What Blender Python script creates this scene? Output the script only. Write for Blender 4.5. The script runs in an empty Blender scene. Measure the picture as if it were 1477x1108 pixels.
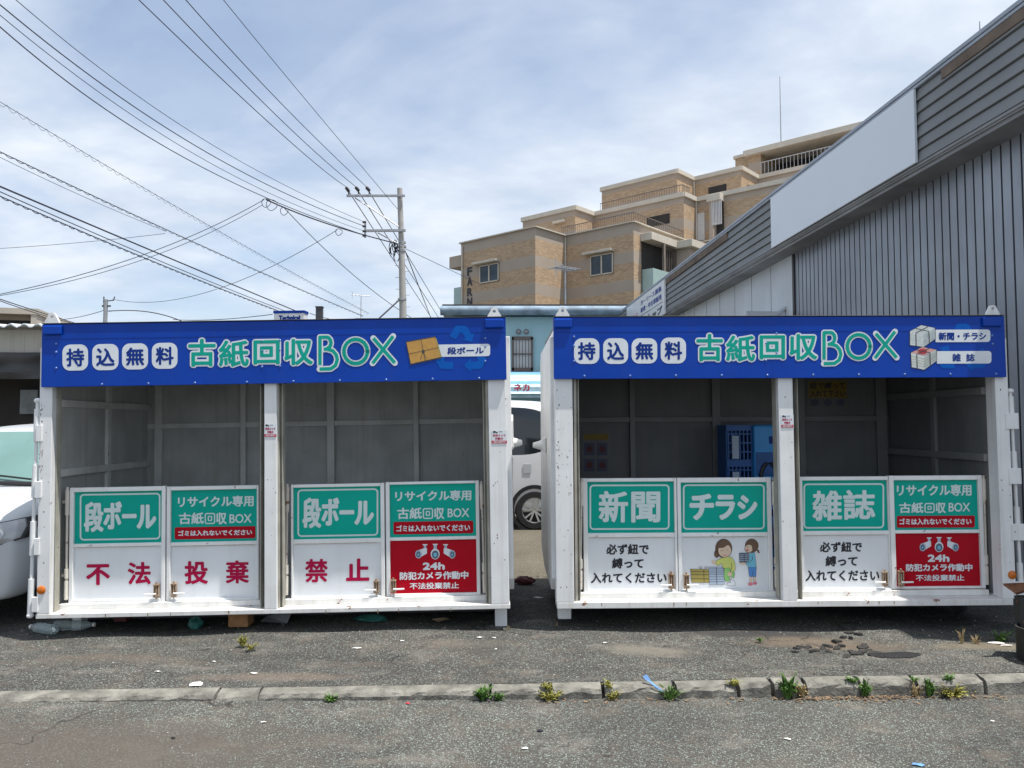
import bpy, bmesh, math, random
from mathutils import Vector, Matrix, Euler
random.seed(7)
sc = bpy.context.scene
col = sc.collection
R = math.radians
# ------------------------------------------------------------------ camera
CAMZ = 1.54
F = 1100.0                      # focal length in pixels of the 1477 px wide photograph
CX, CY = 738.5, 554.0
PITCH = math.atan(58.0 / F)
cam = bpy.data.cameras.new('camera')
cam.sensor_width = 36.0
cam.lens = 36.0 * F / 1477.0
cam.clip_start = 0.05
cam.clip_end = 3000
camo = bpy.data.objects.new('camera', cam)
col.objects.link(camo)
camo.location = (0, 0, CAMZ)
camo.rotation_euler = (math.pi / 2 + PITCH, 0, 0)
sc.camera = camo
# ------------------------------------------------------------------ light
SUN = Vector((0.30, -0.13, 1.0)).normalized()
w = bpy.data.worlds.new('World')
sc.world = w
w.use_nodes = True
nt = w.node_tree
nt.nodes.clear()
def N(t, kind, **kw):
    n = t.nodes.new(kind)
    for k, v in kw.items():
        setattr(n, k, v)
    return n
out = N(nt, 'ShaderNodeOutputWorld')
sky = N(nt, 'ShaderNodeTexSky', sky_type='NISHITA', sun_disc=False)
sky.sun_elevation = math.asin(SUN.z)
sky.sun_rotation = math.atan2(SUN.x, SUN.y)
sky.air_density = 1.0
sky.dust_density = 1.2
bg1 = N(nt, 'ShaderNodeBackground')
bg1.inputs[1].default_value = 0.14
nt.links.new(sky.outputs[0], bg1.inputs[0])
# broken thin cloud laid on a flat layer overhead
tc = N(nt, 'ShaderNodeTexCoord')
sep = N(nt, 'ShaderNodeSeparateXYZ')
nt.links.new(tc.outputs['Generated'], sep.inputs[0])
mz = N(nt, 'ShaderNodeMath', operation='MAXIMUM'); mz.inputs[1].default_value = 0.0
nt.links.new(sep.outputs[2], mz.inputs[0])
az = N(nt, 'ShaderNodeMath', operation='ADD'); az.inputs[1].default_value = 0.22
nt.links.new(mz.outputs[0], az.inputs[0])
dx = N(nt, 'ShaderNodeMath', operation='DIVIDE'); nt.links.new(sep.outputs[0], dx.inputs[0]); nt.links.new(az.outputs[0], dx.inputs[1])
dy = N(nt, 'ShaderNodeMath', operation='DIVIDE'); nt.links.new(sep.outputs[1], dy.inputs[0]); nt.links.new(az.outputs[0], dy.inputs[1])
cmb = N(nt, 'ShaderNodeCombineXYZ'); nt.links.new(dx.outputs[0], cmb.inputs[0]); nt.links.new(dy.outputs[0], cmb.inputs[1])
mp = N(nt, 'ShaderNodeMapping')
mp.inputs['Scale'].default_value = (1.0, 1.35, 1.0)
mp.inputs['Location'].default_value = (3.1, 1.7, 0.0)
mp.inputs['Rotation'].default_value = (0, 0, R(24))
nt.links.new(cmb.outputs[0], mp.inputs[0])
n1 = N(nt, 'ShaderNodeTexNoise'); n1.inputs['Scale'].default_value = 1.15; n1.inputs['Detail'].default_value = 9; n1.inputs['Roughness'].default_value = 0.52; n1.inputs['Distortion'].default_value = 0.5
nt.links.new(mp.outputs[0], n1.inputs['Vector'])
rp = N(nt, 'ShaderNodeValToRGB')
rp.color_ramp.elements[0].position = 0.37; rp.color_ramp.elements[0].color = (0.36, 0.36, 0.36, 1)
rp.color_ramp.elements[1].position = 0.555; rp.color_ramp.elements[1].color = (0.97, 0.97, 0.97, 1)
nt.links.new(n1.outputs[0], rp.inputs[0])
n2 = N(nt, 'ShaderNodeTexNoise'); n2.inputs['Scale'].default_value = 2.3; n2.inputs['Detail'].default_value = 7; n2.inputs['Roughness'].default_value = 0.55
nt.links.new(mp.outputs[0], n2.inputs['Vector'])
cr = N(nt, 'ShaderNodeValToRGB')
cr.color_ramp.elements[0].position = 0.32; cr.color_ramp.elements[0].color = (0.52, 0.61, 0.75, 1)
cr.color_ramp.elements[1].position = 0.68; cr.color_ramp.elements[1].color = (0.82, 0.87, 0.94, 1)
nt.links.new(n2.outputs[0], cr.inputs[0])
bg2 = N(nt, 'ShaderNodeBackground')
bg2.inputs[1].default_value = 0.93
nt.links.new(cr.outputs[0], bg2.inputs[0])
mxs = N(nt, 'ShaderNodeMixShader')
nt.links.new(rp.outputs[0], mxs.inputs[0]); nt.links.new(bg1.outputs[0], mxs.inputs[1]); nt.links.new(bg2.outputs[0], mxs.inputs[2])
nt.links.new(mxs.outputs[0], out.inputs[0])
sl = bpy.data.lights.new('sun', 'SUN')
sl.energy = 5.0
sl.angle = R(0.53)
sl.color = (1.0, 0.95, 0.88)
so = bpy.data.objects.new('sun', sl)
col.objects.link(so)
so.rotation_euler = SUN.to_track_quat('Z', 'Y').to_euler()
so.location = (5, -3, 20)
sc.view_settings.view_transform = 'Standard'
sc.view_settings.look = 'None'
sc.view_settings.exposure = 0.32
sc.view_settings.gamma = 1.0
sc.view_settings.use_curve_mapping = False
sc.cycles.max_bounces = 8
sc.cycles.diffuse_bounces = 5
sc.cycles.use_denoising = True

# ------------------------------------------------------------------ helpers
def ray(px, py):
    u = (px - CX) / F; v = (CY - py) / F
    return Vector((u, math.cos(PITCH) - v * math.sin(PITCH), math.sin(PITCH) + v * math.cos(PITCH)))
def at(px, py, Y):
    """the point at depth Y (metres in front of the camera) seen at a pixel of the photograph"""
    r = ray(px, py)
    return Vector((0, 0, CAMZ)) + r * (Y / r.y)
def ground_at(px, py, z=0.0):
    r = ray(px, py)
    t = (z - CAMZ) / r.z
    return Vector((0, 0, CAMZ)) + r * t
def tag(o, label=None, cat=None, group=None, kind=None):
    if label: o['label'] = label
    if cat: o['category'] = cat
    if group: o['group'] = group
    if kind: o['kind'] = kind
    return o
def empty(name, loc=(0, 0, 0), rot=(0, 0, 0), label=None, cat=None, group=None):
    o = bpy.data.objects.new(name, None)
    o.empty_display_size = 0.2
    col.objects.link(o)
    o.location = loc; o.rotation_euler = rot
    return tag(o, label, cat, group)
def copy_tree(o, parent=None):
    c = o.copy(); col.objects.link(c); c.parent = parent
    for ch in list(o.children):
        copy_tree(ch, c)
    return c

class MB:
    def __init__(s):
        s.v = []; s.f = []; s.mi = []
    def face(s, pts, mi=0):
        b = len(s.v)
        s.v += [tuple(p) for p in pts]
        s.f.append(tuple(range(b, b + len(pts)))); s.mi.append(mi)
    def raw(s, vs, fs, mi=0):
        b = len(s.v)
        s.v += [tuple(p) for p in vs]
        for f in fs:
            s.f.append(tuple(i + b for i in f)); s.mi.append(mi)
    def box(s, x0, x1, y0, y1, z0, z1, mi=0):
        if x0 > x1: x0, x1 = x1, x0
        if y0 > y1: y0, y1 = y1, y0
        if z0 > z1: z0, z1 = z1, z0
        vs = [(x0, y0, z0), (x1, y0, z0), (x1, y1, z0), (x0, y1, z0), (x0, y0, z1), (x1, y0, z1), (x1, y1, z1), (x0, y1, z1)]
        s.raw(vs, [(0, 3, 2, 1), (4, 5, 6, 7), (0, 1, 5, 4), (1, 2, 6, 5), (2, 3, 7, 6), (3, 0, 4, 7)], mi)
    def obox(s, c, ax, ay, az, mi=0):
        """oriented box: centre and three half-axis vectors"""
        c, ax, ay, az = Vector(c), Vector(ax), Vector(ay), Vector(az)
        vs = [c - ax - ay - az, c + ax - ay - az, c + ax + ay - az, c - ax + ay - az, c - ax - ay + az, c + ax - ay + az, c + ax + ay + az, c - ax + ay + az]
        s.raw(vs, [(0, 3, 2, 1), (4, 5, 6, 7), (0, 1, 5, 4), (1, 2, 6, 5), (2, 3, 7, 6), (3, 0, 4, 7)], mi)
    def prism(s, poly, z0, z1, mi=0, bottom=True, top=True):
        n = len(poly)
        vs = [(p[0], p[1], z0) for p in poly] + [(p[0], p[1], z1) for p in poly]
        fs = [(i, (i + 1) % n, (i + 1) % n + n, i + n) for i in range(n)]
        if bottom: fs.append(tuple(reversed(range(n))))
        if top: fs.append(tuple(range(n, 2 * n)))
        s.raw(vs, fs, mi)
    def prism_y(s, poly, y0, y1, mi=0):
        """polygon in x,z pushed along y"""
        n = len(poly)
        vs = [(p[0], y0, p[1]) for p in poly] + [(p[0], y1, p[1]) for p in poly]
        fs = [(i, (i + 1) % n, (i + 1) % n + n, i + n) for i in range(n)]
        fs += [tuple(range(n)), tuple(reversed(range(n, 2 * n)))]
        s.raw(vs, fs, mi)
    def prism_x(s, poly, x0, x1, mi=0):
        n = len(poly)
        vs = [(x0, p[0], p[1]) for p in poly] + [(x1, p[0], p[1]) for p in poly]
        fs = [(i, (i + 1) % n, (i + 1) % n + n, i + n) for i in range(n)]
        fs += [tuple(range(n)), tuple(reversed(range(n, 2 * n)))]
        s.raw(vs, fs, mi)
    def tube(s, path, r, n=6, caps=True, mi=0):
        path = [Vector(p) for p in path]
        rs = r if isinstance(r, (list, tuple)) else [r] * len(path)
        b = len(s.v)
        up = None
        for i, p in enumerate(path):
            d = (path[min(i + 1, len(path) - 1)] - path[max(i - 1, 0)])
            if d.length < 1e-9: d = Vector((0, 0, 1))
            d.normalize()
            if up is None:
                up = Vector((0, 0, 1)) if abs(d.z) < 0.9 else Vector((1, 0, 0))
            a = d.cross(up).normalized(); c = a.cross(d).normalized()
            for k in range(n):
                t = 2 * math.pi * k / n
                s.v.append(tuple(p + a * (math.cos(t) * rs[i]) + c * (math.sin(t) * rs[i])))
        for i in range(len(path) - 1):
            for k in range(n):
                s.f.append((b + i * n + k, b + i * n + (k + 1) % n, b + (i + 1) * n + (k + 1) % n, b + (i + 1) * n + k)); s.mi.append(mi)
        if caps:
            s.f.append(tuple(b + k for k in reversed(range(n)))); s.mi.append(mi)
            e = b + (len(path) - 1) * n
            s.f.append(tuple(e + k for k in range(n))); s.mi.append(mi)
    def lathe(s, prof, c, ax, n=24, mi=0):
        """profile of (radius, height along axis) turned about the axis ax through c"""
        c = Vector(c); d = Vector(ax).normalized()
        up = Vector((0, 0, 1)) if abs(d.z) < 0.9 else Vector((1, 0, 0))
        a = d.cross(up).normalized(); e = a.cross(d).normalized()
        b = len(s.v)
        for (r, h) in prof:
            for k in range(n):
                t = 2 * math.pi * k / n
                s.v.append(tuple(c + d * h + a * (r * math.cos(t)) + e * (r * math.sin(t))))
        for i in range(len(prof) - 1):
            for k in range(n):
                s.f.append((b + i * n + k, b + i * n + (k + 1) % n, b + (i + 1) * n + (k + 1) % n, b + (i + 1) * n + k)); s.mi.append(mi)
    def ellipsoid(s, c, rx, ry, rz, n=16, m=10, rot=None, mi=0):
        b = len(s.v)
        for i in range(m + 1):
            ph = math.pi * i / m
            for k in range(n):
                t = 2 * math.pi * k / n
                p = Vector((rx * math.sin(ph) * math.cos(t), ry * math.sin(ph) * math.sin(t), rz * math.cos(ph)))
                if rot: p = rot @ p
                s.v.append(tuple(Vector(c) + p))
        for i in range(m):
            for k in range(n):
                s.f.append((b + i * n + k, b + (i + 1) * n + k, b + (i + 1) * n + (k + 1) % n, b + i * n + (k + 1) % n)); s.mi.append(mi)
    def build(s, name, mat, parent=None, smooth=False, bevel=0.0, loc=None, rot=None, kind=None, recalc=True):
        me = bpy.data.meshes.new(name)
        me.from_pydata(s.v, [], s.f)
        mats = mat if isinstance(mat, (list, tuple)) else [mat]
        for m in mats: me.materials.append(m)
        if len(mats) > 1:
            me.polygons.foreach_set('material_index', s.mi)
        if recalc:
            bm = bmesh.new(); bm.from_mesh(me)
            if smooth: bmesh.ops.remove_doubles(bm, verts=bm.verts, dist=1e-5)
            bmesh.ops.recalc_face_normals(bm, faces=bm.faces)
            bm.to_mesh(me); bm.free()
        if smooth:
            me.polygons.foreach_set('use_smooth', [True] * len(me.polygons))
            if hasattr(me, 'set_sharp_from_angle'): me.set_sharp_from_angle(angle=R(38))
        me.update()
        o = bpy.data.objects.new(name, me)
        col.objects.link(o)
        if parent: o.parent = parent
        if loc is not None: o.location = loc
        if rot is not None: o.rotation_euler = rot
        if bevel:
            bv = o.modifiers.new('bevel', 'BEVEL'); bv.width = bevel; bv.segments = 2; bv.limit_method = 'ANGLE'; bv.angle_limit = R(50)
        if kind: o['kind'] = kind
        return o

# ------------------------------------------------------------------ materials
def newmat(name):
    m = bpy.data.materials.new(name); m.use_nodes = True
    t = m.node_tree
    return m, t, t.nodes['Principled BSDF']
def c4(c): return (c[0], c[1], c[2], 1)
def noise(t, vec, scale, detail=4, rough=0.55):
    n = N(t, 'ShaderNodeTexNoise'); n.inputs['Scale'].default_value = scale; n.inputs['Detail'].default_value = detail; n.inputs['Roughness'].default_value = rough
    t.links.new(vec, n.inputs['Vector'])
    return n.outputs[0]
def ramp(t, fac, stops):
    n = N(t, 'ShaderNodeValToRGB')
    e = n.color_ramp.elements
    while len(e) < len(stops): e.new(0.5)
    for i, (p, c) in enumerate(stops):
        e[i].position = p
        e[i].color = c4(c) if isinstance(c, tuple) else (c, c, c, 1)
    t.links.new(fac, n.inputs[0])
    return n.outputs[0]
def mixc(t, fac, a, b, mode='MIX'):
    n = N(t, 'ShaderNodeMix', data_type='RGBA', blend_type=mode)
    for sock, val in ((n.inputs[0], fac), (n.inputs[6], a), (n.inputs[7], b)):
        if isinstance(val, (int, float)): sock.default_value = val
        elif isinstance(val, tuple): sock.default_value = c4(val)
        else: t.links.new(val, sock)
    return n.outputs[2]
def math_(t, op, a, b=None):
    n = N(t, 'ShaderNodeMath', operation=op)
    for sock, val in ((n.inputs[0], a), (n.inputs[1], b)):
        if val is None: continue
        if isinstance(val, (int, float)): sock.default_value = val
        else: t.links.new(val, sock)
    return n.outputs[0]
def bump(t, bsdf, h, strength=0.3, dist=0.01):
    n = N(t, 'ShaderNodeBump'); n.inputs['Strength'].default_value = strength; n.inputs['Distance'].default_value = dist
    t.links.new(h, n.inputs['Height']); t.links.new(n.outputs[0], bsdf.inputs['Normal'])
def pos(t): return N(t, 'ShaderNodeNewGeometry').outputs['Position']
def objc(t): return N(t, 'ShaderNodeTexCoord').outputs['Object']
def mapped(t, vec, scale=(1, 1, 1)):
    n = N(t, 'ShaderNodeMapping'); n.inputs['Scale'].default_value = scale
    t.links.new(vec, n.inputs[0]); return n.outputs[0]

def surf(name, c, rough=0.6, var=0.12, scale=6.0, metal=0.0, bmp=0.0, bscale=60.0, rust=0.0, rscale=14.0, streak=0.0, spec=0.5, dirt=(0.25, 0.21, 0.16)):
    """painted or plain surface: colour breakup, optional rust spots and vertical dirt streaks"""
    m, t, b = newmat(name)
    v = objc(t)
    n = noise(t, v, scale, 5)
    lo = tuple(x * (1 - var) for x in c); hi = tuple(min(1, x * (1 + var)) for x in c)
    cc = ramp(t, n, [(0.3, lo), (0.7, hi)])
    if streak:
        sv = mapped(t, v, (1, 1, 0.06))
        s = ramp(t, noise(t, sv, 16, 5, 0.6), [(0.5, 0.0), (0.78, streak)])
        cc = mixc(t, s, cc, dirt)
    if rust:
        r = noise(t, v, rscale, 8, 0.68)
        msk = ramp(t, r, [(0.70 - rust * 0.5, 0.0), (0.715 - rust * 0.5, 0.9)])
        cc = mixc(t, msk, cc, ramp(t, noise(t, v, rscale * 5, 3), [(0.3, (0.10, 0.035, 0.012)), (0.7, (0.27, 0.11, 0.045))]))
    t.links.new(cc, b.inputs['Base Color'])
    b.inputs['Roughness'].default_value = rough
    b.inputs['Metallic'].default_value = metal
    b.inputs['Specular IOR Level'].default_value = spec
    if bmp:
        bump(t, b, noise(t, v, bscale, 4), bmp, 0.01)
    return m
def plain(name, c, rough=0.45, spec=0.5, metal=0.0):
    return surf(name, c, rough, 0.05, 9.0, metal, spec=spec)

M = {}
M['white'] = surf('white_paint', (0.74, 0.75, 0.755), 0.42, 0.07, 3.5, rust=0.06, rscale=15, streak=0.28, bmp=0.16, bscale=5)
M['white2'] = surf('white_gate_paint', (0.76, 0.77, 0.77), 0.40, 0.06, 4, rust=0.085, rscale=15, streak=0.18, bmp=0.05, bscale=20)
M['sillwhite'] = surf('white_sill_paint', (0.70, 0.70, 0.68), 0.5, 0.10, 5, rust=0.13, rscale=8, streak=0.35, dirt=(0.30, 0.19, 0.11), bmp=.08, bscale=9)
M['plate'] = surf('white_plate', (0.70, 0.73, 0.76), 0.28, 0.04, 2.5, streak=0.08)
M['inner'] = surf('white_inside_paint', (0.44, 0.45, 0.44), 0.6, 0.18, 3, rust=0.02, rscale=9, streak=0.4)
M['inner_shaded'] = surf('shaded_inside_paint', (0.145, 0.15, 0.15), 0.6, 0.14, 3, rust=0.02, rscale=9, streak=0.3)  # white inside paint darkened to hold the shade of the right interior
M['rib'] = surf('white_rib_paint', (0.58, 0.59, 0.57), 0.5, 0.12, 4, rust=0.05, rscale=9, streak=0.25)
M['rib_shaded'] = surf('shaded_rib_paint', (0.19, 0.195, 0.195), 0.5, 0.1, 4, rust=0.04, rscale=9, streak=0.25)  # rib paint darkened likewise for the shaded right interior
M['channel'] = surf('grimy_channel', (0.36, 0.35, 0.30), 0.6, 0.2, 7, streak=0.5, rust=0.03)
M['blue'] = surf('blue_sign', (0.0, 0.046, 0.36), 0.32, 0.10, 2.2, bmp=0.35, bscale=3.2, spec=0.22, streak=0.16, dirt=(0.03, 0.06, 0.22))
M['bluetrim'] = surf('blue_sign_beam', (0.0, 0.038, 0.29), 0.4, 0.12, 3.0, streak=0.2, dirt=(0.03, 0.04, 0.09), spec=0.16)
M['bluemark'] = plain('blue_mark', (0.0, 0.095, 0.44), 0.35, 0.16)
M['rivet'] = surf('blue_rivet', (0.10, 0.20, 0.48), 0.2, 0.2, 20, spec=0.9)  # lighter than the sign: rivet highlights put into the base colour
M['signwhite'] = plain('sign_white', (0.66, 0.70, 0.74), 0.33)
M['signgreen'] = plain('sign_letter_green', (0.0, 0.34, 0.26), 0.33, 0.2)
M['navy'] = plain('sign_navy', (0.002, 0.032, 0.23), 0.4, 0.2)
M['green'] = surf('green_plate', (0.0, 0.36, 0.28), 0.28, 0.07, 2.0, spec=0.18)
M['greenwhite'] = plain('plate_lettering_white', (0.60, 0.70, 0.70), 0.33)
M['red'] = surf('red_plate', (0.40, 0.002, 0.014), 0.30, 0.07, 2.0, spec=0.16)
M['crimson'] = plain('crimson_letters', (0.40, 0.003, 0.055), 0.4, 0.2)
M['black'] = plain('black_letters', (0.014, 0.014, 0.022), 0.4)
M['darkmetal'] = surf('dark_metal', (0.05, 0.05, 0.055), 0.5, 0.2, 10)
M['steel'] = surf('galvanised_steel', (0.34, 0.35, 0.37), 0.45, 0.15, 9, metal=0.4, streak=0.15)
M['rusty'] = surf('rusty_latch', (0.30, 0.22, 0.15), 0.7, 0.3, 18, rust=0.28, rscale=26)
M['rustpipe'] = surf('rusted_white_pipe', (0.66, 0.62, 0.56), 0.5, 0.1, 8, rust=0.17, rscale=18, streak=0.3, dirt=(0.28, 0.14, 0.07))
M['orange'] = plain('orange_reflector', (0.55, 0.14, 0.012), 0.15)
M['cardboard'] = surf('cardboard_print', (0.50, 0.27, 0.06), 0.45, 0.12, 30)
M['printdark'] = plain('print_dark', (0.06, 0.05, 0.045), 0.45)
M['paper'] = surf('paper_print', (0.58, 0.63, 0.63), 0.45, 0.1, 40)
M['paper2'] = surf('paper_print_side', (0.42, 0.48, 0.49), 0.45, 0.15, 40)
M['pinkprint'] = plain('pink_print', (0.62, 0.34, 0.31), 0.45)
M['redprint'] = plain('red_print', (0.50, 0.03, 0.06), 0.45)
M['yellow'] = plain('yellow_print', (0.62, 0.42, 0.03), 0.5)
M['skin'] = plain('print_skin', (0.66, 0.50, 0.37), 0.45)
M['hair'] = plain('print_hair', (0.13, 0.075, 0.045), 0.45)
M['lime'] = plain('print_lime', (0.56, 0.60, 0.16), 0.45)
M['pgreen'] = plain('print_green', (0.22, 0.50, 0.14), 0.45)
M['cyan'] = plain('print_cyan', (0.15, 0.47, 0.62), 0.45)
M['pblue'] = plain('print_blue', (0.07, 0.23, 0.56), 0.45)
M['olive'] = plain('print_olive', (0.34, 0.28, 0.07), 0.45)
M['bluegrey'] = plain('print_bluegrey', (0.36, 0.44, 0.55), 0.45)
M['slate'] = plain('print_slate', (0.09, 0.12, 0.18), 0.45)
M['pinkshoe'] = plain('print_shoe', (0.58, 0.16, 0.22), 0.45)

# ------------------------------------------------------------------ lettering
_glyphs = {}
def glyph(s):
    """outline of a string as a flat mesh scaled to a unit box"""
    if s not in _glyphs:
        cu = bpy.data.curves.new('lettering', 'FONT'); cu.body = s; cu.size = 1.0; cu.resolution_u = 4
        o = bpy.data.objects.new('lettering', cu); col.objects.link(o)
        bpy.context.view_layer.update()
        me = o.to_mesh()
        vs = [(v.co.x, v.co.y) for v in me.vertices]
        fs = [tuple(p.vertices) for p in me.polygons]
        o.to_mesh_clear()
        bpy.data.objects.remove(o); bpy.data.curves.remove(cu)
        x0 = min(v[0] for v in vs); x1 = max(v[0] for v in vs); y0 = min(v[1] for v in vs); y1 = max(v[1] for v in vs)
        sx = max(x1 - x0, 1e-6); sy = max(y1 - y0, 1e-6)
        _glyphs[s] = ([((v[0] - x0) / sx - 0.5, (v[1] - y0) / sy - 0.5) for v in vs], fs)
    return _glyphs[s]

class Decals:
    """flat printed shapes on a surface; mp(px, py, lift) gives the place on the surface for a pixel of the photograph,
    every shape is a millimetre-thin sheet that lies on its plate"""
    def __init__(s, mp, tilt=0.0):
        s.mp = mp; s.tilt = tilt; s.mb = {}; s.k = 0; s.hold = False; s.n = 0
    def get(s, m): return s.mb.setdefault((m, s.k), MB())
    def one(s):
        'what follows, until free(), is one piece of lettering'
        s.n += 1; s.k = s.n; s.hold = True
    def free(s): s.k = 0; s.hold = False
    def poly(s, m, pts, layer=1):
        s.get(m).face([s.mp(p[0], p[1], layer * 0.0009) for p in pts])
    def ell(s, m, cx, cy, rx, ry, layer=1, n=20, rot=0.0):
        c, d = math.cos(rot), math.sin(rot)
        s.poly(m, [(cx + rx * math.cos(a) * c - ry * math.sin(a) * d, cy + rx * math.cos(a) * d + ry * math.sin(a) * c) for a in [2 * math.pi * k / n for k in range(n)]], layer)
    def corners(s, x0, y0, x1, y1, r, n=6, which=(1, 1, 1, 1)):
        k = s.tilt; xm = (x0 + x1) / 2
        pts = []
        for (cx, cy, a0, w_, kx, ky) in ((x1 - r, y0 + r, -90, which[0], x1, y0), (x1 - r, y1 - r, 0, which[1], x1, y1), (x0 + r, y1 - r, 90, which[2], x0, y1), (x0 + r, y0 + r, 180, which[3], x0, y0)):
            if w_:
                for i in range(n + 1):
                    a = R(a0 + 90 * i / n); pts.append((cx + r * math.cos(a), cy + r * math.sin(a)))
            else: pts.append((kx, ky))
        return [(x, y - k * (x - xm)) for x, y in pts]
    def rrect(s, m, x0, y0, x1, y1, r, layer=1, which=(1, 1, 1, 1)):
        s.poly(m, s.corners(x0, y0, x1, y1, r, which=which), layer)
    def ring(s, m, x0, y0, x1, y1, r, th, layer=1):
        a = s.corners(x0, y0, x1, y1, r); b = s.corners(x0 + th, y0 + th, x1 - th, y1 - th, max(r - th, 0.5))
        n = len(a)
        for i in range(n):
            j = (i + 1) % n
            s.poly(m, [a[i], a[j], b[j], b[i]], layer)
    def stroke(s, m, pts, wd, layer=1, cap=True):
        h = wd / 2
        for i in range(len(pts) - 1):
            (ax, ay), (bx, by) = pts[i], pts[i + 1]
            L = math.hypot(bx - ax, by - ay)
            if L < 1e-6: continue
            nx, ny = -(by - ay) / L * h, (bx - ax) / L * h
            s.poly(m, [(ax + nx, ay + ny), (bx + nx, by + ny), (bx - nx, by - ny), (ax - nx, ay - ny)], layer + 0.03 * (i % 2))
        for i, p in enumerate(pts):
            if cap or 0 < i < len(pts) - 1:
                s.ell(m, p[0], p[1], h, h, layer + 0.06, 10)
    def text(s, m, string, x0, y0, x1, y1, bold=0.0, layer=1, nb=8):
        """lettering that fills the pixel box; bold thickens every stroke by that many pixels with round ends"""
        vs, fs = glyph(string)
        wd = (x1 - x0); ht = (y1 - y0) - abs(s.tilt) * wd
        cx, cy = (x0 + x1) / 2, (y0 + y1) / 2
        wd -= 2 * bold; ht -= 2 * bold
        offs = [(0, 0)] + [(bold * math.cos(2 * math.pi * k / nb), bold * math.sin(2 * math.pi * k / nb)) for k in range(nb)] if bold else [(0, 0)]
        if not s.hold: s.n += 1; s.k = s.n
        mb = s.get(m)
        if not s.hold: s.k = 0
        for q, (ox, oy) in enumerate(offs):
            mb.raw([s.mp(cx + v[0] * wd + ox, cy - v[1] * ht - s.tilt * v[0] * wd + oy, layer * 0.0009 + q * 0.00004) for v in vs], fs)
    def build(s, parent, names=None):
        for (m, k), mb in s.mb.items():
            mb.build((names or {}).get(m, 'lettering' if k else 'printed_picture'), M[m], parent, recalc=False)
# ------------------------------------------------------------------ recycling containers
class Frame:
    """a thing's own axes: x along its front, y into its depth, z up"""
    def __init__(s, loc, rot):
        s.loc = Vector(loc); s.rot = Euler(rot)
        s.mat = Matrix.Translation(s.loc) @ s.rot.to_matrix().to_4x4()
        s.inv = s.mat.inverted(); s.r3 = s.inv.to_3x3()
        s.cam = s.inv @ Vector((0, 0, CAMZ))
    def L(s, px, py, d=0.0):
        r = s.r3 @ ray(px, py); t = (d - s.cam.y) / r.y
        return s.cam + r * t
    def onx(s, px, py, x):
        r = s.r3 @ ray(px, py); t = (x - s.cam.x) / r.x
        return s.cam + r * t
    def depth_on_x(s, px, x, z):
        """depth y at which the vertical line x, z=any is seen at column px"""
        r = s.r3 @ ray(px, 620); t = (x - s.cam.x) / r.x
        return (s.cam + r * t).y

def lug(fr, cx, by, ty, half, d0, d1):
    """lifting eye: rounded triangle plate with a real hole"""
    c = fr.L(cx, by + (ty - by) * 0.52, d0); b = fr.L(cx, by, d0).z; t = fr.L(cx, ty, d0).z
    hw = fr.L(cx + half, by, d0).x - c.x
    h = t - b; ro = h * 0.36; zc = t - ro
    poly = [(-hw, b), (hw, b), (ro, zc + ro * 0.1)] + [(ro * math.cos(R(a)), zc + ro * math.sin(R(a))) for a in range(20, 180, 20)] + [(-ro, zc + ro * 0.1)]
    n = 32; rh = ro * 0.42
    def hit(a):
        dx, dz = math.cos(a), math.sin(a); best = 0
        for i in range(len(poly)):
            x1, z1 = poly[i][0], poly[i][1] - zc; x2, z2 = poly[(i + 1) % len(poly)][0], poly[(i + 1) % len(poly)][1] - zc
            den = dx * (z2 - z1) - dz * (x2 - x1)
            if abs(den) < 1e-9: continue
            tt = (x1 * (z2 - z1) - z1 * (x2 - x1)) / den; u = (x1 * dz - z1 * dx) / den
            if tt > 0 and -1e-6 <= u <= 1 + 1e-6: best = max(best, tt)
        return (dx * best, dz * best)
    mb = MB()
    for i in range(n):
        a0, a1 = 2 * math.pi * i / n, 2 * math.pi * (i + 1) / n
        o0, o1 = hit(a0), hit(a1)
        i0 = (rh * math.cos(a0), rh * math.sin(a0)); i1 = (rh * math.cos(a1), rh * math.sin(a1))
        P = lambda p, y: (c.x + p[0], y, zc + p[1])
        mb.face([P(o0, d0), P(o1, d0), P(i1, d0), P(i0, d0)]); mb.face([P(o0, d1), P(i0, d1), P(i1, d1), P(o1, d1)])
        mb.face([P(o0, d0), P(o0, d1), P(o1, d1), P(o1, d0)]); mb.face([P(i0, d0), P(i1, d0), P(i1, d1), P(i0, d1)])
    return mb

def rod(fr, E, pts, d, thick, caps, plates, rusty=False):
    """hinge rod seen along pts=[(px,py),(px,py)]: thin rod, thick barrels, plates welded to the post"""
    (xa, ya), (xb, yb) = pts
    X = lambda y: xa + (xb - xa) * (y - ya) / (yb - ya)
    mb = MB()
    mb.tube([fr.L(X(ya), ya, d), fr.L(X(yb), yb, d)], 0.0125, 10)
    for (y0, y1) in thick:
        mb.tube([fr.L(X(y0), y0, d), fr.L(X(y1), y1, d)], 0.021, 12)
    for y in caps:
        mb.ellipsoid(fr.L(X(y), y, d), 0.026, 0.026, 0.02, 10, 6)
    o = mb.build('hinge_rod', M['rustpipe'] if rusty else M['white'], E, smooth=True)
    for (x0, y0, x1, y1) in plates:
        a = fr.L(x0, y1, d); b = fr.L(x1, y0, d)
        p = MB(); p.box(a.x, b.x, -0.012, 0.012, a.z, b.z)
        p.build('hinge_plate', M['white'], o, bevel=0.003)
    return o

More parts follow.
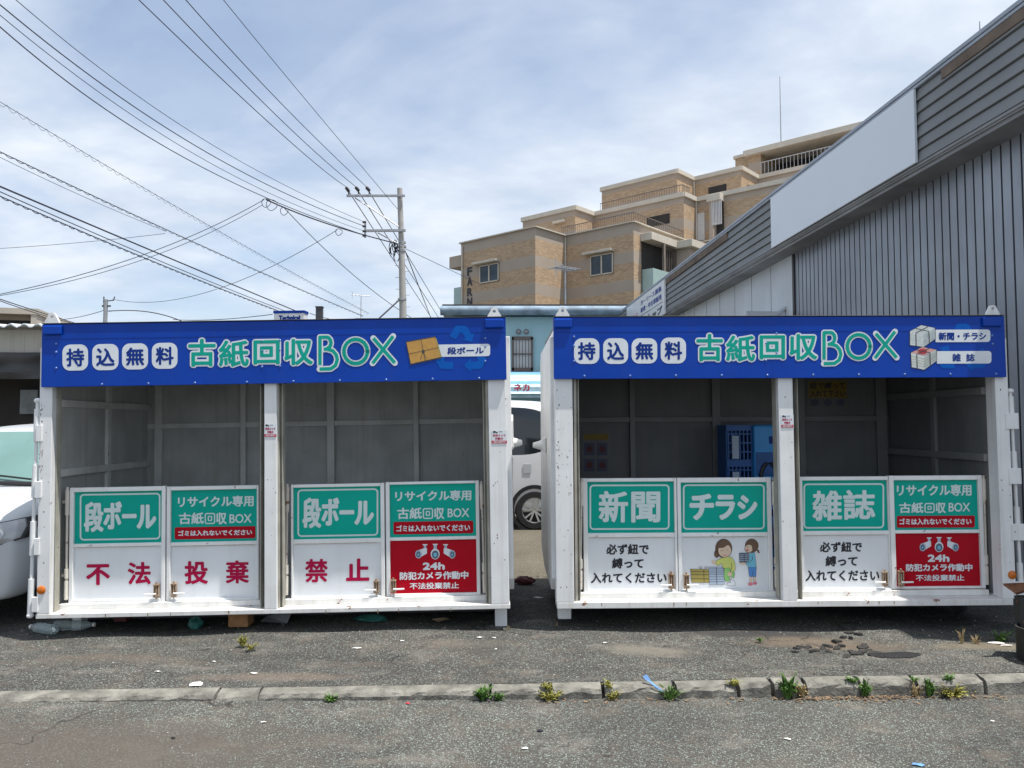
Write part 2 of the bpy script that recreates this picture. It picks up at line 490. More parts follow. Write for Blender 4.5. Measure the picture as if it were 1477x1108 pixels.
GD = 0.15      # gates stand this far behind the sill front
def gate(fr, E, outer, up, low, low_mat, draw, latch_px, latch_dir, hinge, label=None, tilt=0.0):
    x0, y0, x1, y1 = outer
    d = GD
    def bx(mb, ax, ay, bx_, by, d0=d, d1=d + 0.04, mi=0):
        a = fr.L(ax, by, d); b = fr.L(bx_, ay, d)
        mb.box(a.x, b.x, d0, d1, a.z, b.z, mi)
    xm = (x0 + x1) / 2
    A = fr.L(xm, y0, d).z; B = fr.L(xm, y1, d).z
    xl = fr.L(x0, (y0 + y1) / 2, d).x; xr = fr.L(x1, (y0 + y1) / 2, d).x
    ul = fr.L(up[0], (up[1] + up[3]) / 2, d + .02).x; ur = fr.L(up[2], (up[1] + up[3]) / 2, d + .02).x
    ll = fr.L(low[0], (low[1] + low[3]) / 2, d + .02).x; lr = fr.L(low[2], (low[1] + low[3]) / 2, d + .02).x
    li = min(ul, ll) - 0.002; ri = max(ur, lr) + 0.002
    ut = fr.L(xm, up[1], d + .02).z; ub = fr.L(xm, up[3], d + .02).z
    lt = fr.L(xm, low[1], d + .02).z; lb = fr.L(xm, low[3], d + .02).z
    mb = MB()
    mb.box(xl, li, d, d + .04, B, A); mb.box(ri, xr, d, d + .04, B, A)
    mb.box(li, ri, d + .0015, d + .0385, ut + .002, A - .001)
    mb.box(li, ri, d + .0015, d + .0385, B + .001, lb - .002)
    mb.box(li, ri, d + .004, d + .036, lt + .002, ub - .002)
    g = mb.build('gate', M['white2'], E, bevel=0.004)
    if label: g['label'] = label
    p = MB(); p.box(li + .001, ri - .001, d + .022, d + .030, ub - .002, ut + .002)
    p.build('upper_plate', M['green'], g)
    p = MB(); p.box(li + .001, ri - .001, d + .022, d + .030, lb - .002, lt + .002)
    p.build('lower_plate', M[low_mat], g)
    r_ = MB(); r_.box(xl + .01, xr - .01, d + .008, d + .03, B - .012, B - .001)
    r_.build('rust_strip', M['rusty'], g)
    if lt < ub - 0.01 and low_mat == 'plate':
        s_ = MB(); s_.box(li + .02, ri - .03, d + .014, d + .020, lt - .001, lt + .0015)
        s_.build('rust_line', M['rusty'], g)
    D = Decals(lambda px, py, lift: fr.L(px, py, d + .0215 - lift), tilt)
    draw(D)
    D.build(g)
    # latch: bracket, bolt and handle
    lx, ly0, ly1 = latch_px
    c = fr.L(lx, (ly0 + ly1) / 2, d - .01); zt = fr.L(lx, ly0, d - .01).z; zb = fr.L(lx, ly1, d - .01).z
    m = MB()
    m.box(c.x - .018, c.x + .018, d - .004, d - .0005, zb, zt - .015)
    m.box(c.x - .020, c.x - .013, d - .024, d - .004, zb, zt - .02); m.box(c.x + .013, c.x + .020, d - .024, d - .004, zb, zt - .02)
    m.tube([(c.x, d - .016, zb - .012), (c.x, d - .016, zt)], 0.007, 8)
    m.box(c.x - .022, c.x + .022, d - .026, d - .004, zt - .028, zt - .018)
    m.box(c.x - .022, c.x + .022, d - .026, d - .004, zb + .012, zb + .022)
    la = m.build('latch', M['rusty'], g, bevel=0.0015)
    hb = MB()
    hz = zb + .03
    hb.tube([(c.x, d - .024, hz), (c.x + latch_dir * .03, d - .03, hz), (c.x + latch_dir * .085, d - .032, hz + .002)], [.006, .0065, .0065], 8)
    hb.build('handle', M['white2'], g, smooth=True)
    # hinge rod of the gate
    if hinge:
        hx, side = hinge
        h = MB()
        q = lambda y: fr.L(hx + (y - y0) * (-0.012 if side < 0 else 0.03), y, d + .01)
        h.tube([q(y0), q(y1 - 6)], .0095, 8)
        for (a, b) in ((0.03, 0.24), (0.70, 0.78), (0.80, 0.96)):
            h.tube([q(y0 + (y1 - y0) * a), q(y0 + (y1 - y0) * b)], .0165, 10)
        for t_ in (0.13, 0.76):
            z_ = q(y0 + (y1 - y0) * t_)
            h.box(z_.x - .05 if side < 0 else z_.x, z_.x if side < 0 else z_.x + .05, d + .03, d + .045, z_.z - .012, z_.z + .012)
        h.build('hinge', M['rustpipe'], g, smooth=True)
    return g

def recycle_mark(D, m, cx, cy, r, tilt):
    """three chasing arrows"""
    top = (cx, cy - r * 1.0); bl = (cx - r * 1.02, cy + r * 0.72); br = (cx + r * 1.02, cy + r * 0.72)
    def lerp(a, b, t): return (a[0] + (b[0] - a[0]) * t, a[1] + (b[1] - a[1]) * t)
    th = r * 0.30
    tri = [top, br, bl]
    for i in range(3):
        p0 = tri[i]; prev = tri[(i - 1) % 3]; nxt = tri[(i + 1) % 3]
        a = lerp(p0, prev, 0.34); b = lerp(p0, nxt, 0.30)
        k1 = lerp(p0, prev, 0.13); k2 = lerp(p0, nxt, 0.13)
        D.stroke(m, [a, k1, k2, b], th, 1, cap=False)
        # arrow head
        dx, dy = nxt[0] - p0[0], nxt[1] - p0[1]; L_ = math.hypot(dx, dy); dx /= L_; dy /= L_
        D.poly(m, [(b[0] - dy * th * 0.95, b[1] + dx * th * 0.95), (b[0] + dx * th * 0.95, b[1] + dy * th * 0.95), (b[0] + dy * th * 0.95, b[1] - dx * th * 0.95)], 1.02)

def title(D, X, Y, S):
    """the big outlined title and the four chips of the header"""
    D.one()
    for ch, a in (('古', (271.5, 488.5, 311, 529)), ('紙', (315.5, 490.5, 359, 529.5)), ('回', (365.5, 490.5, 403.5, 526)), ('収', (410, 488.5, 451.5, 527))):
        for m, k, ly in (('signwhite', 2.8, 2), ('signgreen', 0.85, 3)):
            e = 2.0 if m == 'signwhite' else 0
            D.text(m, ch, X(a[0] - e), Y(a[1] - e), X(a[2] + e), Y(a[3] + e), k * S + (0.9 if m == 'signwhite' else 0.2), ly, 12)
    B1 = [(461.5, 526.5), (461.5, 486.5), (473, 486.5), (476.5, 490), (477.5, 495), (476, 500), (471, 503.5), (467, 504)]
    B2 = [(471, 503.5), (480, 506), (485, 512), (486.5, 519), (484, 527), (477, 532), (461, 532.5)]
    O = [(513 + 17 * math.cos(2 * math.pi * k / 28), 507 + 17.5 * math.sin(2 * math.pi * k / 28)) for k in range(29)]
    X1 = [(538.5, 488), (569.5, 523.5)]; X2 = [(567, 485), (537.5, 524)]
    B3 = [(462, 505.5), (473, 505.5)]
    for m, wd, ly in (('signwhite', 8.8, 2.1), ('signgreen', 4.9, 3.1)):
        for st in (B1, B2, O, X1, X2):
            D.stroke(m, [(X(p[0]), Y(p[1])) for p in st], wd * S, ly, cap=(m == 'signwhite' or st is O))
            ly += 0.12
    D.free()

def bundle(D, hexa, inner, band, top_m, side_m, dark_m):
    D.poly('printdark', [((p[0] - inner[0]) * 1.05 + inner[0], (p[1] - inner[1]) * 1.05 + inner[1]) for p in hexa], 2)
    a, b, c, d, e, f = hexa     # left-top, top, right-top, right-bottom, bottom, left-bottom
    D.poly(top_m, [a, b, c, inner], 3)
    D.poly('paper', [a, inner, e, f], 3); D.poly(side_m, [inner, c, d, e], 3)
    lp = lambda p, q, t: (p[0] + (q[0] - p[0]) * t, p[1] + (q[1] - p[1]) * t)
    for t in (0.22, 0.42, 0.6, 0.8):
        D.stroke(band, [lp(a, f, t), lp(inner, e, t), lp(c, d, t)], 0.5, 4, cap=False)
    for t in (0.45,):
        D.stroke(dark_m, [lp(b, c, 0.5), lp(a, inner, t), lp(f, e, t)], 1.1, 5, cap=False)
        D.stroke(dark_m, [lp(a, b, 0.5), lp(inner, c, 0.5), lp(e, d, 0.5)], 1.1, 5.2, cap=False)

def sticker(fr, E, x0, y0, x1, y1):
    p = MB(); a = fr.L(x0, y1, -.0008); b = fr.L(x1, y0, -.0008)
    p.box(a.x, b.x, -.0012, -.0003, a.z, b.z)
    o = p.build('security_sticker', M['signwhite'], E)
    D = Decals(lambda px, py, lift: fr.L(px, py, -.0013 - lift))
    w_, h_ = x1 - x0, y1 - y0
    D.poly('redprint', [(x0, y1 - h_ * .24), (x1, y1 - h_ * .24), (x1, y1 - h_ * .04), (x0, y1 - h_ * .04)], 1)
    D.text('signwhite', 'SECURITY', x0 + w_ * .12, y1 - h_ * .205, x1 - w_ * .08, y1 - h_ * .075, 0.1, 2, 4)
    D.text('crimson', '防犯カメラ', x0 + w_ * .08, y0 + h_ * .29, x1 - w_ * .1, y0 + h_ * .47, 0.15, 1, 4)
    D.text('crimson', '作動中', x0 + w_ * .22, y0 + h_ * .52, x1 - w_ * .25, y0 + h_ * .71, 0.15, 1, 4)
    D.ell('black', x0 + w_ * .18, y0 + h_ * .13, w_ * .11, h_ * .07, 1)
    D.ell('black', x0 + w_ * .34, y0 + h_ * .17, w_ * .06, h_ * .05, 1)
    D.poly('printdark', [(x0 + w_ * .48, y0 + h_ * .1), (x0 + w_ * .7, y0 + h_ * .1), (x0 + w_ * .7, y0 + h_ * .14), (x0 + w_ * .48, y0 + h_ * .14)], 1)
    D.build(o)

def container(spec):
    fr = spec['fr']
    E = empty('recycling_container', fr.loc, fr.rot, spec['label'], 'container', 'paper recycling containers')
    L = fr.L
    D_ = spec['depth']
    x0 = 0.0; x1 = L(*spec['right'], 0).x
    st = L(*spec['silltop'], 0).z
    hb = L(*spec['head_bottom'], -.03).z; ht = L(*spec['head_top'], -.03).z
    inner = M[spec['inner']]; rib = M['rib' if spec['inner'] == 'inner' else 'rib_shaded']
    Wt = 0.05
    # shell
    mb = MB(); mb.box(x0 + .02, x1 - .02, 0.0, D_, ht - .035, ht - .006)
    for k in range(1, 5):
        mb.box(x0 + .06, x1 - .06, D_ * k / 5 - .02, D_ * k / 5 + .02, ht - .075, ht - .036)
    mb.build('roof', inner, E, bevel=.003)
    for sgn, xa in ((0, x0), (1, x1)):
        xo, xi = (xa + .02, xa + .02 + Wt) if sgn == 0 else (xa - .02, xa - .02 - Wt)
        mb = MB(); mb.box(xo, xi, .11, D_, .02, ht - .036)
        wl = mb.build('side_wall', M['white'], E, bevel=.003)
        # inside lining with rails and ribs
        li = MB(); s_ = 1 if sgn == 0 else -1
        li.box(xi, xi + s_ * .004, .12, D_ - .06, .06, ht - .08)
        for z in spec['rails']:
            li.box(xi + s_ * .004, xi + s_ * .035, .12, D_ - .06, z - .028, z + .028, 1)
        for y in spec['side_ribs'][sgn]:
            li.box(xi + s_ * .004, xi + s_ * .030, y - .03, y + .03, .06, ht - .08, 1)
        li.build('inner_lining', [inner, rib], wl, bevel=.003)
        # outer stiffening panel
        ou = MB(); e_ = -s_
        a0, a1 = 0.09, 1.15
        prof = [(.20, .10), (D_ * a1 * .6, .10), (D_ - .05, .22), (D_ - .05, ht - .24), (D_ - .13, ht - .13), (.12, ht - .13), (.12, .2)]
        ou.prism_x(prof, xo, xo + e_ * spec['bulge'][sgn])
        ou.build('outer_panel', M['white'], wl, bevel=.006)
    mb = MB(); mb.box(x0 + .07, x1 - .07, D_ - Wt, D_, .02, ht - .036)
    bw = mb.build('back_wall', inner, E)
    rb = MB()
    for px, wd in spec['back_ribs']:
        c = L(px, 600, D_ - .08).x
        rb.box(c - wd / 2, c + wd / 2, D_ - Wt - .045, D_ - Wt - .001, .06, ht - .08)
    zr = L(spec['back_rail'][0], spec['back_rail'][1], D_ - .08).z
    rb.box(x0 + .08, x1 - .08, D_ - Wt - .035, D_ - Wt - .001, zr - .025, zr + .025)
    zr2 = zr - .62
    rb.box(x0 + .08, x1 - .08, D_ - Wt - .035, D_ - Wt - .001, zr2 - .025, zr2 + .025)
    rb.build('wall_rib', rib, bw, bevel=.004)
    mb = MB(); mb.box(x0 + .07, x1 - .07, .20, D_ - .05, .02, .055)
    mb.build('floor', M['sillwhite'], E)
    mb = MB(); mb.box(x0, x1, 0.0, .17, 0.0, st); mb.box(x0 + .10, x1 - .10, .125, .26, st + .0005, st + .042)
    mb.box(x0 + .03, x1 - .03, .17, .28, 0.0, st - .001)
    mb.build('sill', M['sillwhite'], E, bevel=.004)
    mb = MB(); g_ = -spec['legdrop'] + .02  # skirts and beams added to block light and keep the ground below dark
    mb.box(x0 + .06, x1 - .06, D_ - .14, D_ - .06, g_, .019)
    mb.box(x0 + .05, x0 + .12, .5, D_ - .15, g_, .019); mb.box(x1 - .12, x1 - .05, .5, D_ - .15, g_, .019)
    mb.box(x0 + .13, x1 - .13, .50, .58, g_ + .035, .019)
    mb.box(x0 + 1.2, x0 + 1.3, .62, D_ - .15, g_ + .03, .019); mb.box(x1 - 1.3, x1 - 1.2, .62, D_ - .15, g_ + .03, .019)
    mb.build('light_blocking_frame', M['darkmetal'], E)
    # posts and door channels
    for (pa, pb, yy, ya, yb) in spec['posts']:
        a = L(pa, yy, 0).x; b = L(pb, yy, 0).x
        mb = MB(); mb.box(a, b, 0.001, .12, st, hb + .30)
        mb.build('post', M['white'], E, bevel=.005)
    for (pa, pb, yy, side) in spec['channels']:
        a = max(L(pa, yy, .03).x, L(pa, yy, .115).x); b = min(L(pb, yy, .03).x, L(pb, yy, .115).x)
        mb = MB(); w_ = b - a
        mb.box(a, b, .075, .115, st, hb + .3)
        if side > 0:
            mb.box(a, a + w_ * .45, .03, .075, st, hb + .3); mb.box(b - w_ * .18, b, .05, .075, st, hb + .3)
        else:
            mb.box(b - w_ * .45, b, .03, .075, st, hb + .3); mb.box(a, a + w_ * .18, .05, .075, st, hb + .3)
        mb.build('door_channel', M['channel'], E, bevel=.002)
    # header sign
    ha = L(spec['head_x'][0], spec['head_top'][1] + 40, -.03).x; hbx = L(spec['head_x'][1], spec['head_top'][1] + 40, -.03).x
    mb = MB(); mb.box(ha, hbx, -.03, -.005, hb, ht - .002)
    hd = mb.build('header_sign', M['blue'], E, bevel=.002)
    seam = MB(); sx = L(spec['seam'], 500, -.03).x
    seam.box(sx - .001, sx + .001, -.0306, -.0296, hb + .002, ht - .1)
    seam.box(ha + .004, hbx - .004, -.0312, -.0299, ht - .117, ht - .1125)
    seam.build('panel_seam', M['bluetrim'], hd)
    bm_ = MB(); bm_.box(ha, hbx, -.0045, .06, ht - .0885, ht)
    bm_.box(ha, hbx, -.0405, .062, ht + .0005, ht + .006, 1)
    bm_.build('header_beam', [M['bluetrim'], M['darkmetal']], hd, bevel=.004)
    for lx in spec['lugs']:
        b0 = L(lx[0] - 14, 480, -.05).x; b1 = L(lx[0] + 14, 480, -.05).x
        q = MB(); q.box(max(b0, ha + .002), min(b1, hbx - .002), -.052, -.0305, ht - .085, ht - .012)
        q.build('corner_block', M['blue'], hd, bevel=.012)
        lug(fr, lx[0], lx[1], lx[2], lx[3], -.02, .005).build('lifting_eye', M['white'], E, bevel=.002)
    rv = MB()
    for (px, py) in spec['rivets']:
        rv.ellipsoid(L(px, py, -.031), .009, .0055, .009, 10, 6)
    rv.build('rivets', M['rivet'], hd, smooth=True)
    Dh = Decals(lambda px, py, lift: L(px, py, -.0305 - lift), spec['tilt'])
    spec['header_draw'](Dh)
    Dh.build(hd, {'bluemark': 'recycling_mark'})
    # legs
    for (pa, pb, py, d) in spec['legs']:
        a = L(pa, py - 8, d).x; b = L(pb, py - 8, d).x
        g = fr.inv @ ground_at((pa + pb) / 2, py, 0.0)
        mb = MB(); mb.box(a, b, d, d + .10, -spec['legdrop'] , 0.0)
        mb.build('leg', M['white'], E, bevel=.004)
    for (px, py) in spec['back_legs']:
        a = L(px, py, D_ - .3).x
        mb = MB(); mb.box(a - .05, a + .05, D_ - .3, D_ - .2, -spec['legdrop'], .02)
        mb.build('leg', M['white'], E, bevel=.004)
    c = L(*spec['reflector'], -.005)
    mb = MB(); mb.lathe([(0.0, .014), (.018, .013), (.029, .007), (.032, .0)], (c.x, -.0005, c.z), (0, -1, 0), 20)
    mb.build('reflector', M['orange'], E, smooth=True)
    r_ = spec['rod']
    rod(fr, E, r_['pts'], r_['d'], r_['thick'], r_['caps'], r_['plates'])
    for s_ in spec['stickers']: sticker(fr, E, *s_)
    if spec.get('chips'):
        Dc = Decals(lambda px, py, lift: L(px, py, .0008 - lift)); Dr = Decals(lambda px, py, lift: L(px, py, -.0002 - lift))
        for (xa_, xb_, ya_, yb_, n_) in spec['chips']:
            for q in range(n_):
                cx_, cy_ = random.uniform(xa_, xb_), random.uniform(ya_, yb_)
                rx_ = random.uniform(.25, 1.0); m_ = random.choice(['darkmetal', 'rusty', 'darkmetal'])
                Dc.poly(m_, [(cx_ + rx_ * random.uniform(.5, 1.1) * math.cos(a), cy_ + rx_ * random.uniform(.8, 2.2) * math.sin(a)) for a in [k * math.pi / 3.5 for k in range(7)]], .5 + .01 * q)
        for (px_, py_, len_) in spec['runs']:
            Dr.poly('rusty', [(px_ - .9, py_), (px_ + .9, py_), (px_ + .5, py_ + len_ * .6), (px_ + .1, py_ + len_), (px_ - .4, py_ + len_ * .7)], .4)
        for D2 in (Dc, Dr): D2.build(E, {'darkmetal': 'chipped_paint', 'rusty': 'rust_stain'})
    for g in spec['gates']: gate(fr, E, tilt=spec['tilt'], **g)
    for (sx_, y_, z_, s2) in spec['sidefit']:
        m = MB(); m.prism_y([(sx_, z_ - .07), (sx_ + s2 * .03, z_ - .05), (sx_ + s2 * .03, z_ + .05), (sx_, z_ + .07)], y_ - .06, y_ + .06)
        m.lathe([(.045, 0), (.03, .05), (.022, .075), (0.0, .078)], (sx_ + s2 * .03, y_, z_), (s2, 0, 0), 14)
        m.build('side_latch', M['white2'], E, bevel=.002)
    for (xx, y_, z0_, z1_, s2) in spec['sideflap']:
        m = MB(); m.prism_x([(y_, z0_), (y_ + .16, z0_), (y_ + .16, z1_ - .04), (y_ + .12, z1_), (y_ + .03, z1_), (y_, z1_ - .05)], xx, xx + s2 * .045)
        m.build('side_bracket', M['white'], E, bevel=.006)
    return E

def frame_from(px0, px1, Y, yaw, roll):
    return Frame(at(px0, px1, Y), (0, -R(roll), R(yaw)))

# ---- drawings on the gates
def d_text(D, items):
    for it in items: D.text(*it)
def big_green(D, border, chars, bold):
    D.ring('greenwhite', *border, 6, 2.3, 1)
    D.one()
    for ch, x0, y0, x1, y1 in chars: D.text('greenwhite', ch, x0, y0, x1, y1, bold, 1, 10)
    D.free()
def recycle_only(D, row1, row2, box, bar, bartext):
    D.text('greenwhite', 'リサイクル専用', *row1, 0.55, 1, 6)
    D.text('greenwhite', '古紙', row2[0], row2[1], row2[0] + (row2[2] - row2[0]) * .52, row2[3], 0.5, 1, 6)
    D.one()
    w_ = row2[2] - row2[0]; a = row2[0] + w_ * .54; b = row2[0] + w_ * .76
    D.ring('greenwhite', a, row2[1] + 1, b, row2[3] - .6, 3.2, 1.7, 1); D.ring('greenwhite', a + (b - a) * .29, row2[1] + 5.2, b - (b - a) * .29, row2[3] - 5, 1.6, 1.5, 1)
    D.free()
    D.text('greenwhite', '収', row2[0] + w_ * .78, row2[1], row2[2], row2[3], 0.5, 1, 6)
    D.text('greenwhite', 'BOX', *box, 0.3, 1, 6)
    D.rrect('red', *bar, 2.2, 1)
    D.text('signwhite', 'ゴミは入れないでください', *bartext, 0.38, 2, 6)
def cameras(D, x0, y0, x1, y1):
    X = lambda t: x0 + (x1 - x0) * t
    Y = lambda t: y0 + (y1 - y0) * t
    for cx, s_ in ((.145, -1), (.86, 1)):
        mx = cx - s_ * .09
        D.poly('signwhite', [(X(mx - .07), Y(.0)), (X(mx + .07), Y(.0)), (X(mx + .05), Y(.08)), (X(mx - .05), Y(.08))], 1)
        D.poly('bluegrey', [(X(mx - .03), Y(.08)), (X(mx + .03), Y(.08)), (X(mx + .035), Y(.34)), (X(mx - .035), Y(.34))], 1)
        D.poly('signwhite', [(X(mx - s_ * .05), Y(.28)), (X(mx + s_ * .02), Y(.27)), (X(cx + s_ * .14), Y(.46)), (X(cx + s_ * .06), Y(.92)), (X(mx - s_ * .05), Y(.62))], 2)
        D.ell('bluegrey', X(cx + s_ * .08), Y(.68), (x1 - x0) * .085, (y1 - y0) * .28, 3)
        D.ell('slate', X(cx + s_ * .085), Y(.69), (x1 - x0) * .055, (y1 - y0) * .2, 4)
        D.ell('cyan', X(cx + s_ * .085), Y(.70), (x1 - x0) * .022, (y1 - y0) * .09, 5)
    D.poly('signwhite', [(X(.43), Y(-.02)), (X(.57), Y(-.02)), (X(.55), Y(.07)), (X(.45), Y(.07))], 1)
    D.poly('bluegrey', [(X(.46), Y(.07)), (X(.54), Y(.07)), (X(.54), Y(.34)), (X(.46), Y(.34))], 1)
    D.ell('signwhite', X(.5), Y(.66), (x1 - x0) * .115, (y1 - y0) * .36, 2)
    D.ell('slate', X(.5), Y(.70), (x1 - x0) * .09, (y1 - y0) * .28, 3)
    D.ell('cyan', X(.5), Y(.71), (x1 - x0) * .045, (y1 - y0) * .14, 4)
def red_warning(D, cam_, t1, t2, t3):
    cameras(D, *cam_)
    D.text('signwhite', '24h', *t1, 0.75, 1, 8)
    D.text('signwhite', '防犯カメラ作動中', *t2, 0.5, 1, 6)
    D.text('signwhite', '不法投棄禁止', *t3, 0.28, 1, 6)
def string_note(D, a, b, c):
    D.text('black', '必ず紐で', *a, 0.6, 1, 6); D.text('black', '縛って', *b, 0.6, 1, 6); D.text('black', '入れてください', *c, 0.55, 1, 6)

def tying_picture(D):
    Z = lambda p: (980 + p[0] / 11.36, 770 + p[1] / 11.36)
    P = lambda m, pts, ly: D.poly(m, [Z(p) for p in pts], ly)
    def el(m, cx, cy, rx, ry, ly, rot=0):
        c = Z((cx, cy)); D.ell(m, c[0], c[1], rx / 11.36, ry / 11.36, ly, 24, rot)
    def outl(m, pts, ly, th=9):
        D.stroke('printdark', [Z(p) for p in pts + [pts[0]]], th / 11.36, ly - .3, cap=True); P(m, pts, ly)
    def line(pts, ly, th=7, m='printdark'): D.stroke(m, [Z(p) for p in pts], th / 11.36, ly, cap=False)
    # stacks
    outl('olive', [(180, 580), (490, 585), (500, 800), (205, 795)], 2)
    for y in (620, 668, 735): line([(188, y), (492, y + 3)], 3, 8)
    line([(400, 585), (405, 800)], 3.2, 8)
    for cx in (350, 435): D.stroke('printdark', [Z((cx + 25 * math.cos(a), 555 + 17 * math.sin(a))) for a in [k * math.pi / 5 for k in range(11)]], .55, 3, cap=False)
    outl('bluegrey', [(485, 548), (722, 548), (735, 828), (495, 835)], 3)
    for y in (575, 610, 640, 668, 705, 745, 785): line([(488, y), (730, y)], 4, 8, 'slate')
    line([(605, 550), (615, 832)], 4.2, 8)
    # kneeling woman
    el('hair', 725, 240, 140, 158, 2); el('hair', 612, 330, 45, 65, 2)
    outl('lime', [(690, 400), (760, 378), (850, 385), (905, 470), (915, 590), (850, 640), (830, 555), (720, 560), (690, 480), (640, 520), (590, 490), (610, 440)], 5)
    outl('pgreen', [(740, 560), (850, 560), (905, 650), (890, 720), (830, 690), (820, 770), (755, 775), (735, 700)], 4.4)
    line([(850, 480), (860, 560), (830, 640)], 6, 7)
    el('skin', 822, 660, 38, 40, 6); el('skin', 560, 465, 38, 28, 6, .6)
    outl('signwhite', [(850, 740), (910, 790), (915, 850), (800, 850), (780, 810), (840, 800)], 4.2, 7)
    el('printdark', 742, 275, 112, 116, 5.6); el('skin', 742, 275, 105, 109, 6)
    P('hair', [(625, 235), (640, 150), (720, 100), (820, 130), (850, 215), (790, 185), (720, 230)], 7)
    line([(675, 280), (715, 276)], 8, 7); line([(775, 268), (800, 268)], 8, 7); line([(715, 348), (745, 356), (780, 345)], 8, 7, 'redprint')
    # girl carrying papers
    el('hair', 1185, 195, 112, 115, 2); P('hair', [(1260, 260), (1300, 260), (1318, 322), (1285, 310)], 2)
    el('printdark', 1135, 245, 68, 66, 2.6); el('skin', 1138, 242, 64, 62, 3); P('hair', [(1085, 190), (1120, 130), (1220, 110), (1260, 220), (1215, 290), (1190, 250), (1190, 190), (1130, 165)], 4)
    line([(1112, 205), (1122, 230)], 5, 8); el('redprint', 1112, 268, 20, 13, 5)
    outl('cyan', [(1150, 320), (1230, 310), (1258, 545), (1130, 545), (1110, 505), (1085, 495), (1140, 440)], 4)
    outl('slate', [(980, 315), (1130, 315), (1130, 470), (985, 470)], 3.4, 7)
    for y in (345, 375, 408, 440): line([(982, y), (1128, y)], 5, 9, 'bluegrey')
    line([(1062, 316), (1066, 470)], 5.2, 8)
    el('skin', 1040, 488, 50, 17, 4.5); line([(1190, 360), (1200, 420), (1120, 490)], 5.4, 7)
    outl('pblue', [(1130, 548), (1258, 548), (1252, 700), (1205, 705), (1200, 590), (1190, 705), (1148, 700)], 4)
    for x in (1172, 1232): outl('skin', [(x - 16, 705), (x + 16, 705), (x + 14, 800), (x - 14, 800)], 3.6, 6)
    el('pinkshoe', 1165, 825, 42, 24, 4); el('pinkshoe', 1240, 812, 32, 26, 4)

# ---- left container
frL = frame_from(51, 893, 5.73, 0.95, 1.0)
def head_left(D):
    for ch, x0, y0, x1, y1 in (('持', 90, 497, 127, 534.6), ('込', 133, 496.3, 171, 534), ('無', 176, 495.4, 213.5, 533), ('料', 219, 494.6, 256, 532)):
        D.rrect('signwhite', x0, y0, x1, y1, 11, 1); D.text('navy', ch, x0 + 5.5, y0 + 5.5, x1 - 5.5, y1 - 5.5, 0.85, 2, 8)
    title(D, lambda x: x, lambda y: y, 1.0)
    recycle_mark(D, 'bluemark', 665, 502, 35, .015)
    D.rrect('signwhite', 630, 496.6, 707, 514.3, 4, 2, which=(1, 1, 0, 0))
    D.text('navy', '段ボール', 645, 500, 698, 511.6, 0.5, 3, 6)
    D.poly('printdark', [(585.2, 492.8), (628, 485), (637.5, 516.5), (592, 526.5)], 4)
    D.poly('cardboard', [(586.5, 494), (627, 486.8), (635, 515.2), (592.6, 524.8)], 5)
    D.poly('olive', [(627, 487), (629.8, 488.5), (637, 515), (635, 515.4)], 5.2)
    D.stroke('printdark', [(607, 489.5), (613.5, 520)], .7, 6); D.stroke('printdark', [(590, 510.5), (632, 501.5)], .7, 6)
    D.ell('printdark', 610.5, 507.5, 2.2, 3.0, 6.3)
    D.stroke('printdark', [(608, 512), (606.5, 519)], .6, 6.3); D.stroke('printdark', [(612, 511), (616, 517)], .6, 6.3)
L_gates = [
 dict(outer=(99.5, 702.5, 238, 871.5), up=(108.5, 709, 234, 783), low=(107, 788.5, 233, 863.5), low_mat='plate', latch_px=(226, 839, 862), latch_dir=-1, hinge=(97.5, -1),
      draw=lambda D: (big_green(D, (115, 711.8, 231.5, 779), [('段', 120.8, 723.5, 149.5, 768), ('ボ', 149, 723, 176, 764), ('ー', 176, 741, 197, 748), ('ル', 197, 727.5, 225.5, 763)], 1.55),
                      D.text('crimson', '不', 124, 813.5, 158.6, 844.5, 1.25, 1, 10), D.text('crimson', '法', 184, 810.5, 217.5, 843.5, 1.1, 1, 10))),
 dict(outer=(240, 701, 373, 869), up=(249, 706.6, 371, 780.8), low=(247, 786.5, 370, 862), low_mat='plate', latch_px=(251, 838, 861), latch_dir=1, hinge=None,
      draw=lambda D: (recycle_only(D, (256.6, 714.5, 366, 732.3), (258, 739, 327, 756.6), (331, 741.2, 363, 754.8), (252, 759.8, 368.4, 777.3), (257, 763.5, 363.7, 773.6)),
                      D.text('crimson', '投', 266, 809, 300, 843, 1.1, 1, 10), D.text('crimson', '棄', 325.6, 808, 359, 842, 0.95, 1, 10))),
 dict(outer=(419.6, 698, 554.7, 864.6), up=(424, 702.6, 549, 776.6), low=(424, 783.5, 549, 859), low_mat='plate', latch_px=(543, 834, 856), latch_dir=-1, hinge=(414.5, -1),
      draw=lambda D: (big_green(D, (429, 705.3, 545.6, 773.7), [('段', 436, 717.5, 463.5, 762.5), ('ボ', 463.5, 717.5, 489.5, 758.5), ('ー', 489.5, 735.5, 511, 742.5), ('ル', 511, 722, 539.5, 757.5)], 1.55),
                      D.text('crimson', '禁', 440, 806, 472.8, 840.5, 0.95, 1, 10), D.text('crimson', '止', 499, 805.4, 532.8, 838.5, 1.25, 1, 10))),
 dict(outer=(556.7, 694.5, 692, 861.5), up=(563, 698.3, 686, 773.7), low=(563.5, 779, 687, 855), low_mat='red', latch_px=(567.5, 833, 855), latch_dir=1, hinge=(694.5, 1),
      draw=lambda D: (recycle_only(D, (570, 706.6, 679.8, 723.6), (573, 732, 641, 749.2), (645.7, 733, 677, 746.4), (567.5, 752, 682.6, 770.2), (571.7, 756, 678, 767.4)),
                      red_warning(D, (600, 785, 655.5, 806.5), (609.7, 811, 641.5, 822.3), (576.5, 823.6, 675.6, 836.8), (590.8, 839.6, 662, 850.2)))),
]
